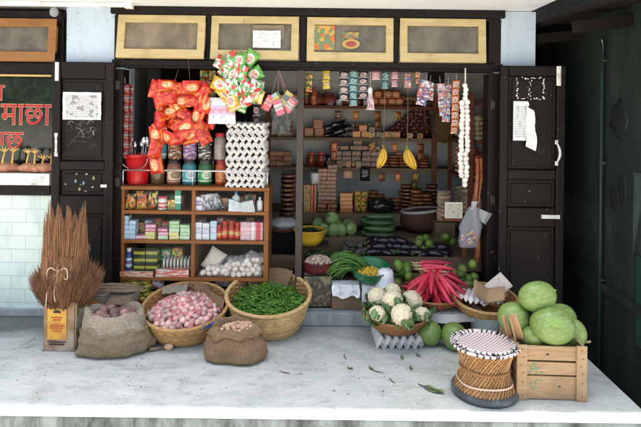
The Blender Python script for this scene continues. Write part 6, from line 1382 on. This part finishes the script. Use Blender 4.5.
for i in range(170):
    L_ = rr.uniform(.22, .34); a = rr.uniform(-.5, .75) + (PI if rr.random() < .3 else 0); c0 = Vector((rr.gauss(0, .035), rr.gauss(0, .05), 0)); z_ = .02 + .12*rr.random()*max(.15, 1 - (c0.x/.11)**2) 
    pts = []
    for k in range(9):
        s_ = k/8 - .5; aa = a + s_*rr.uniform(.6, 1.3)*.6
        pts.append((c0.x + L_*s_*math.cos(aa), c0.y + L_*s_*math.sin(aa)*.8, max(.006, z_ + .05*(1 - 4*s_*s_)*1.0 - .12*max(0, abs(s_) - .28))))
    b.tube(pts, [.002, .0042, .0044, .0044, .0044, .0044, .0042, .0035, .0012], 5)
tag(b.build('green_beans', M['bean'], None, (XU(345, 262, .1), .1, .282)), 'tangled heap of long green beans on the newspaper covered box', 'beans', kind='stuff')
# ---- round green gourds on the paving
M['melon'] = basic('green_melon', (.16, .27, .065), .38, .3, 5, c2=(.24, .34, .1), st=(1, 3, 3), c2sc=9, amt=(.5, .75), rand=.12, coat=.15)
M['gourd'] = basic('pale_gourd', (.125, .21, .048), .42, .3, 7, c2=(.24, .31, .1), c2sc=16, amt=(.42, .75), rand=.18, coat=.05, bump=.15, bsc=30, st=(1, 3.2, 3.2))
M['stem'] = basic('dry_stem', (.3, .27, .12), .8, .2)
def melon(label, p, r, rot, mat, group, cat='melon', name='green_melon'):
    t = thing(name, label, cat, p, rot, group); MB().ell((0, 0, 0), r, 40, 24, fn=lambda q: 1 + .015*noise.noise(q*1.5) - .06*max(0, abs(q.x) - .93)).build('fruit', mat, t)
    MB().tube([(r[0]*.97, 0, 0), (r[0] + .012, .003, .006), (r[0] + .02, .006, .016)], [.009, .006, .005], 7).build('stem', M['stem'], t); return t
q = GR(430, 345); melon('round green melon on the paving beside the cauliflower bowl', (q.x, q.y, .079), (.083, .078, .078), (0, .9, 1.4), M['melon'], 'melons on the paving')
q = GR(454.5, 349); melon('round green melon on the paving behind the cane stool', (q.x, q.y, .083), (.09, .082, .082), (0, .7, -1.0), M['melon'], 'melons on the paving')
q = GR(447, 333); melon('green melon at the back of the group on the paving, under the newspaper', (q.x, q.y + .03, .08), (.1, .08, .08), (0, .1, .4), M['melon'], 'melons on the paving')
# ---- bucket with shallow basket
pq = GR(484, 336); t = thing('pale_bucket', 'pale blue plastic bucket under the basket of cardboard', 'bucket', pq); MB().lathe([(.0005, 0), (.085, 0), (.088, .01), (.098, .15), (.104, .155), (.104, .165), (.09, .165), (.08, .01), (.0005, .01)], 32).build('bucket_body', basic('pale_blue_plastic', (.56, .66, .72), .45, .1, c2=(.35, .4, .42), c2sc=6), t)
b = MB(); b.tube([(.104*math.cos(a), .104*math.sin(a), .15) for a in [2*PI*i/32 for i in range(32)]], .005, 6, closed=True); b.build('rim', M['white_plastic'], t)
pq2 = Vector((XU(491, 300, -.38), pq.y + .0, .168))
woven('shallow tan cane basket holding cardboard and an egg tray, behind the stool', 'cane_basket', 'basket', pq2, .14, .215, .095, 10, 22, M['cane'], .55, .15)
M['kraft'] = basic('kraft_card', (.42, .27, .15), .85, .12, 8, bump=.1, bsc=40); M['kraft_pale'] = basic('pale_card', (.66, .6, .5), .85, .1, 8)
tag(tray(6, 5, .27, .036).build('egg_tray', M['pulp'], None, pq2 + Vector((-.06, .03, .1)), (-.05, .12, .35), solid=.003), 'white pulp egg tray lying in the shallow tan basket', 'egg tray')
def card(label, loc, w, h, rot, mat, fold=.0):
    b = MB(); b.surf(lambda u, v: ((u - .5)*w, -fold*abs(u - .5)*w*2 + .004*math.sin(v*5 + u*3), v*h), 10, 8); return tag(b.build('cardboard_sheet', mat, None, loc, rot, solid=.005), label, 'cardboard')
card('pale folded cardboard sheet leaning out of the shallow tan basket', pq2 + Vector((.07, -.02, .09)), .26, .12, (-.75, -.45, .35), M['kraft_pale'], .25)
card('brown cardboard flap across the middle of the shallow tan basket', pq2 + Vector((-.02, -.11, .1)), .2, .11, (-.9, .15, -.2), M['kraft'], .35)
card('brown cardboard piece at the right of the shallow tan basket', pq2 + Vector((.15, .0, .1)), .1, .13, (-.5, .3, 1.0), M['kraft'])
# ---- crate with gourds
cy0 = -1.09; x0, x1 = XU(517, 370, cy0), XU(587, 370, cy0); cwid = x1 - x0; pcr = Vector(((x0 + x1)/2, cy0 + .155, 0)); chh = .295
t = thing('wooden_crate', 'raw pine crate with green chalk letters, heaped with pale gourds', 'crate', pcr, (0, 0, -.03))
zs = [(.004, .128), (.134, .205), (.211, .29)]
for s in (-1, 1):
    for k, (a, c) in enumerate(zs):
        rr = random.Random(k*3 + s); MB().box((0, s*.15, (a + c)/2), (cwid - .006, .012, c - a - rr.uniform(0, .004)), rot=(0, rr.uniform(-.008, .008), 0)).build('slat', M['crate_wood'], t, bev=.002)
        MB().box((s*(cwid/2 - .012), 0, (a + c)/2), (.012, .286, c - a - .002)).build('slat', M['crate_wood'], t, bev=.002)
    for q in (-1, 1): MB().box((s*(cwid/2 - .03), q*.1625, .148), (.055, .012, .297)).build('batten', M['crate_wood'], t, bev=.002)
MB().box((0, 0, .012), (cwid - .04, .28, .012)).build('bottom', M['crate_wood'], t)
b = MB()
for s in (-1, 1):
    for z_ in (.03, .1, .15, .19, .23, .275): b.tube([(s*(cwid/2 - .03) + .006*math.sin(z_*90), -.1685, z_), (s*(cwid/2 - .03) + .006*math.sin(z_*90), -.1705, z_)], .003, 6)
b.ell((.04 - .06, -.1565, .245), (.009, .002, .006), 10, 6); b.ell((.045, -.1565, .075), (.007, .002, .006), 10, 6)
b.build('nail', basic('rusty_nail', (.05, .03, .02), .6), t)
b = MB(); yk = -.1572
def stroke(pts): b.tube([(x, yk, z_) for x, z_ in pts], .0022, 5, flat=1)
stroke([(-.115, .14), (-.1, .19), (-.088, .197), (-.078, .142)]); stroke([(-.108, .162), (-.085, .168), (-.06, .17)]); stroke([(-.06, .145), (-.04, .15)])
stroke([(-.11, .1), (-.1, .058), (-.088, .06), (-.075, .115)]); stroke([(-.07, .105), (-.055, .11), (-.045, .1)])
b.build('green_letters', basic('green_crayon', (.14, .36, .2), .9, .3, 80), t)
for (u, v, y, r, rot, lb) in ((537.5, 296.5, -.93, (.115, .084, .084), (.0, -.06, .35), 'topmost pale green gourd on the crate'), (552.5, 325.5, -1.02, (.127, .104, .1), (0, .12, .25), 'large pale green gourd at the front of the crate'), (514, 318, -.90, (.1, .09, .088), (0, .5, .9), 'pale green gourd at the left of the crate behind the cardboard flap'), (571, 333, -.92, (.085, .08, .085), (0, .3, -.8), 'pale green gourd at the right of the crate, partly hidden'), (560, 318, -.83, (.1, .085, .08), (0, 0, .5), 'pale green gourd at the back of the crate'), (532, 337, -.99, (.07, .065, .06), (0, .3, 1), 'small green gourd low in the front of the crate')):
    p = W(u, v, y); melon(lb, p, r, rot, M['gourd'], None, 'gourd', 'pale_gourd')
p = W(517, 340, -1.0); card('kraft carton flap standing between the stool and the gourds', p, .05, .17, (.1, -.38, .3), M['kraft'], .6)
p = W(510, 338, -.98); card('narrow kraft strip standing beside the carton flap in the crate', p, .03, .15, (.05, -.42, .5), M['kraft'], .1)
# ---- cane stool
ps = GR(484.5, 392); t = thing('cane_stool', 'hourglass cane stool with black and white woven seat and black rubber base', 'stool', ps)
sh_ = lambda z: .128 + .042*((z - .145)/.125)**2*(1.0 if z > .145 else 1.15)
b = MB(); rr = random.Random(2); nh = 46
for d_ in (-1, 1):
    for i in range(nh):
        a0 = 2*PI*i/nh; b.tube([((sh_(z) + .0022*d_)*math.cos(a0 + d_*z*4.6), (sh_(z) + .0022*d_)*math.sin(a0 + d_*z*4.6), z) for z in [.03 + .235*k/14 for k in range(15)]], .0036, 4, flat=1)
for i in range(60):
    a0 = 2*PI*i/60; b.tube([((sh_(z) - .0045)*math.cos(a0), (sh_(z) - .0045)*math.sin(a0), z) for z in [.03 + .235*k/8 for k in range(9)]], .0035, 4)
b.build('cane_body', woodmat('stool_cane', (.43, .25, .115), (.26, .135, .055), .5, 2, 14, .2, .28), t)
MB().lathe([(sh_(.03 + .235*k/12) - .006, .03 + .235*k/12) for k in range(13)], 48).build('inner_lining', M['cane'], t)
b = MB()
for z_, r_ in ((.145, .0055), (.152, .0045)): b.tube([((sh_(z_) + .005)*math.cos(a), (sh_(z_) + .005)*math.sin(a), z_ + .0025*math.sin(a*40)) for a in [2*PI*i/160 for i in range(160)]], r_, 6, closed=True)
b.build('waist_band', M['cane_dark'], t)
b = MB()
for s in (0, PI): b.tube([((sh_(.078) + .007)*math.cos(a), (sh_(.078) + .007)*math.sin(a), .08 + .0035*math.sin(a*36 + s) + .004*math.sin(a*3)) for a in [2*PI*i/220 for i in range(220)]], .0026, 5, closed=True)
b.build('pale_cord', basic('pale_pink_cord', (.72, .55, .45), .8), t)
b = MB(); b.tube([(.163*math.cos(a), .163*math.sin(a), .021) for a in [2*PI*i/72 for i in range(72)]], .02, 12, closed=True, flat=1.05)
rub = basic('black_rubber', (.045, .055, .06), .6, .3, 20, c2=(.15, .17, .18), c2sc=14, amt=(.5, .75), bump=.2, bsc=60)
b.build('rubber_base', rub, t)
def seatmat():
    m, nt, b = nmat('woven_seat_check'); vec = coord(nt, 'Object'); vo = nd(nt, 'ShaderNodeSeparateXYZ'); nt.links.new(vec, vo.inputs[0])
    k = 40.0
    x = ma(nt, 'ADD', vo.outputs[0], vo.outputs[1]); y = ma(nt, 'SUBTRACT', vo.outputs[0], vo.outputs[1])
    sx = ma(nt, 'FRACT', ma(nt, 'MULTIPLY', x, k)); sy = ma(nt, 'FRACT', ma(nt, 'MULTIPLY', y, k))
    dx = ma(nt, 'LESS_THAN', sx, .52); dy = ma(nt, 'LESS_THAN', sy, .52); dot = ma(nt, 'MULTIPLY', dx, dy)
    nn = noi(nt, vec, 30, 3); base = mix(nt, nn, (.7, .56, .55), (.78, .74, .72)); pink = mix(nt, ma(nt, 'MULTIPLY', dx, .35), base, (.6, .25, .28))
    col = mix(nt, dot, pink, (.035, .03, .04)); put(nt, b.inputs['Base Color'], col); b.inputs['Roughness'].default_value = .6
    h = ma(nt, 'ADD', ma(nt, 'PINGPONG', ma(nt, 'MULTIPLY', x, k), .5), ma(nt, 'PINGPONG', ma(nt, 'MULTIPLY', y, k), .5)); bumpn(nt, b, h, .6, .003); return m
MB().lathe([(.0005, .262), (.06, .263), (.12, .268), (.15, .275)], 56).build('seat', seatmat(), t)
b = MB(); n_ = 104
for i in range(n_):
    a0 = 2*PI*i/n_; a1 = a0 + 2*PI/n_*1.0
    pth = []
    for k in range(9):
        q = k/8*2*PI*.78 - .5; pth.append((a0, .164 + .02*math.cos(q + 2.2), .271 + .009*math.sin(q + 2.2)))
    m_ = 0 if (i % 3 in (0, 1)) else 1
    if (i*7) % 13 == 0: m_ = 1 - m_
    path = [(r*math.cos(a + .12*(k/8)), r*math.sin(a + .12*(k/8)), z_) for k, (a, r, z_) in enumerate(pth)]
    b.tube(path, .0058, 5, m=m_)
b.build('seat_rim', [basic('rim_white', (.74, .68, .66), .6, .15), basic('rim_black', (.03, .028, .035), .5, .2)], t)
# ---- grit
b = MB(); rg = random.Random(77)
for i in range(420):
    x, y = rg.uniform(-2.3, 1.6), -1.15 + 1.1*rg.random()**.8; s_ = rg.uniform(.0012, .0042)
    b.ell((x, y, s_*.5), (s_*rg.uniform(.8, 1.6), s_, s_*.7), 6, 4, m=rg.choice((0, 0, 1, 2)), rot=(0, 0, rg.uniform(0, 3)))
tag(b.build('grit', [basic('grit_dark', (.16, .15, .13), .9), basic('grit_straw', (.3, .22, .1), .9), basic('grit_skin', (.4, .14, .12), .8)]), 'fine grit, straw and onion skin crumbs strewn over the paving', 'grit', kind='stuff')
# ---- small litter on the paving
rr = random.Random(33)
M['leaf_scrap'] = basic('leaf_scrap', (.09, .17, .06), .7, .3, 30, c2=(.2, .24, .1), c2sc=20)
M['twig'] = basic('twig', (.2, .1, .07), .8, .3)
q = GR(430, 390); t = thing('dropped_leaf', 'wilted green leaf with a dark stalk lying on the paving in front of the melons', 'leaf', q + Vector((0, 0, .002)), (0, 0, -.6))
MB().surf(lambda u, v: ((u - .3)*.12, (v - .5)*.05*math.sin(PI*min(.97, max(.05, u)))**.7, .004 + .012*abs(v - .5) + .006*math.sin(u*9)), 12, 6).build('blade', M['leaf_scrap'], t); MB().tube([(-.075, .01, .006), (-.03, 0, .008), (.07, 0, .008)], [.003, .0035, .001], 5).build('stalk', basic('dark_stalk', (.06, .02, .025), .6), t)
lit = [(345, 357, 'twig', 'thin reddish twig on the paving near the step'), (350, 369, 'leaf', 'small green leaf scrap on the open paving'), (371, 369, 'leaf', 'pale leaf scrap on the paving below the cauliflower bowl'), (377, 372, 'twig', 'reddish twig scrap on the paving below the cauliflower bowl'), (392, 381, 'twig', 'dark twig scrap on the paving left of the wilted leaf'), (402, 358, 'leaf', 'leaf scrap on the paving before the egg trays'), (411, 369, 'leaf', 'yellowish leaf scrap on the paving before the melons'), (334, 391, 'stone', 'small stone on the front of the paving'), (300, 374, 'stone', 'tiny pebble on the open paving right of the brown sack'), (383, 391, 'stone', 'small pebble near the front edge of the paving'), (418, 356, 'leaf', 'curled leaf crumb on the paving beside the first melon'), (382, 373, 'stone', 'tiny reddish crumb on the paving below the cauliflower bowl'), (285, 373, 'twig', 'short twig on the paving right of the brown sack')]
for (u, v, k, lb) in lit:
    q = GR(u, v); a = rr.uniform(0, 3); s_ = rr.uniform(.8, 1.3)
    if k == 'twig': b = MB(); b.tube([(-.03*s_, 0, .003), (0, .006, .006), (.035*s_, -.004, .003)], [.002, .0035, .0015], 5); m_ = M['twig']; nm = 'twig'
    elif k == 'leaf': b = MB(); b.surf(lambda u_, v_: ((u_ - .5)*.045*s_, (v_ - .5)*.022*math.sin(PI*min(.95, max(.06, u_))), .003 + .01*abs(v_ - .5) + .004*math.sin(u_*7)), 6, 4); m_ = M['leaf_scrap']; nm = 'leaf_scrap'
    else: b = MB(); b.ell((0, 0, .004), (.009, .007, .005), 8, 6); m_ = M['step_cement']; nm = 'pebble'
    single(nm, b, m_, q + Vector((0, 0, .001)), lb, k if k != 'stone' else 'pebble', rot=(0, 0, a))
# ================================================================ light, world, camera
w = bpy.data.worlds.new('World'); S.world = w; w.use_nodes = True
nt = w.node_tree; bg = nt.nodes['Background']
sky = nd(nt, 'ShaderNodeTexSky', sky_type='NISHITA', sun_disc=False)
EL, AZ = math.radians(76.5), math.radians(-8)      # high sun from behind the roof: the paving lies in open shade, the kerb and street in sun
sky.sun_elevation = EL; sky.sun_rotation = AZ
sky.air_density = 1.0; sky.dust_density = 4.5; sky.ozone_density = 1.0
bw = nd(nt, 'ShaderNodeRGBToBW'); nt.links.new(sky.outputs[0], bw.inputs[0]); put(nt, bg.inputs[0], mix(nt, .5, sky.outputs[0], bw.outputs[0])); bg.inputs[1].default_value = .15     # hazy mountain sky
l = bpy.data.lights.new('sun', 'SUN'); l.energy = 4.0; l.angle = math.radians(.5); l.color = (1, .96, .9)
lo = bpy.data.objects.new('sun', l); COL.objects.link(lo)
d = Vector((math.sin(AZ)*math.cos(EL), math.cos(AZ)*math.cos(EL), math.sin(EL)))    # towards the sun
lo.rotation_euler = d.to_track_quat('Z', 'Y').to_euler(); lo.location = d*20
cam = bpy.data.cameras.new('camera'); co = bpy.data.objects.new('camera', cam); COL.objects.link(co); S.camera = co
cam.sensor_width = 36; cam.sensor_fit = 'HORIZONTAL'; cam.lens = FOC/641*36
cam.shift_x = 0; cam.shift_y = -(213.5 - CV)/641; cam.clip_start = .05; cam.clip_end = 300
co.location = (0, -DIST, EYE); co.rotation_euler = (PI/2, -ROLL, 0)
S.view_settings.view_transform = 'Standard'; S.view_settings.look = 'None'; S.view_settings.gamma = 1; S.view_settings.use_curve_mapping = False
S.view_settings.exposure = 1.8
S.cycles.max_bounces = 10; S.cycles.diffuse_bounces = 5; S.cycles.transparent_max_bounces = 16
S.cycles.use_denoising = True
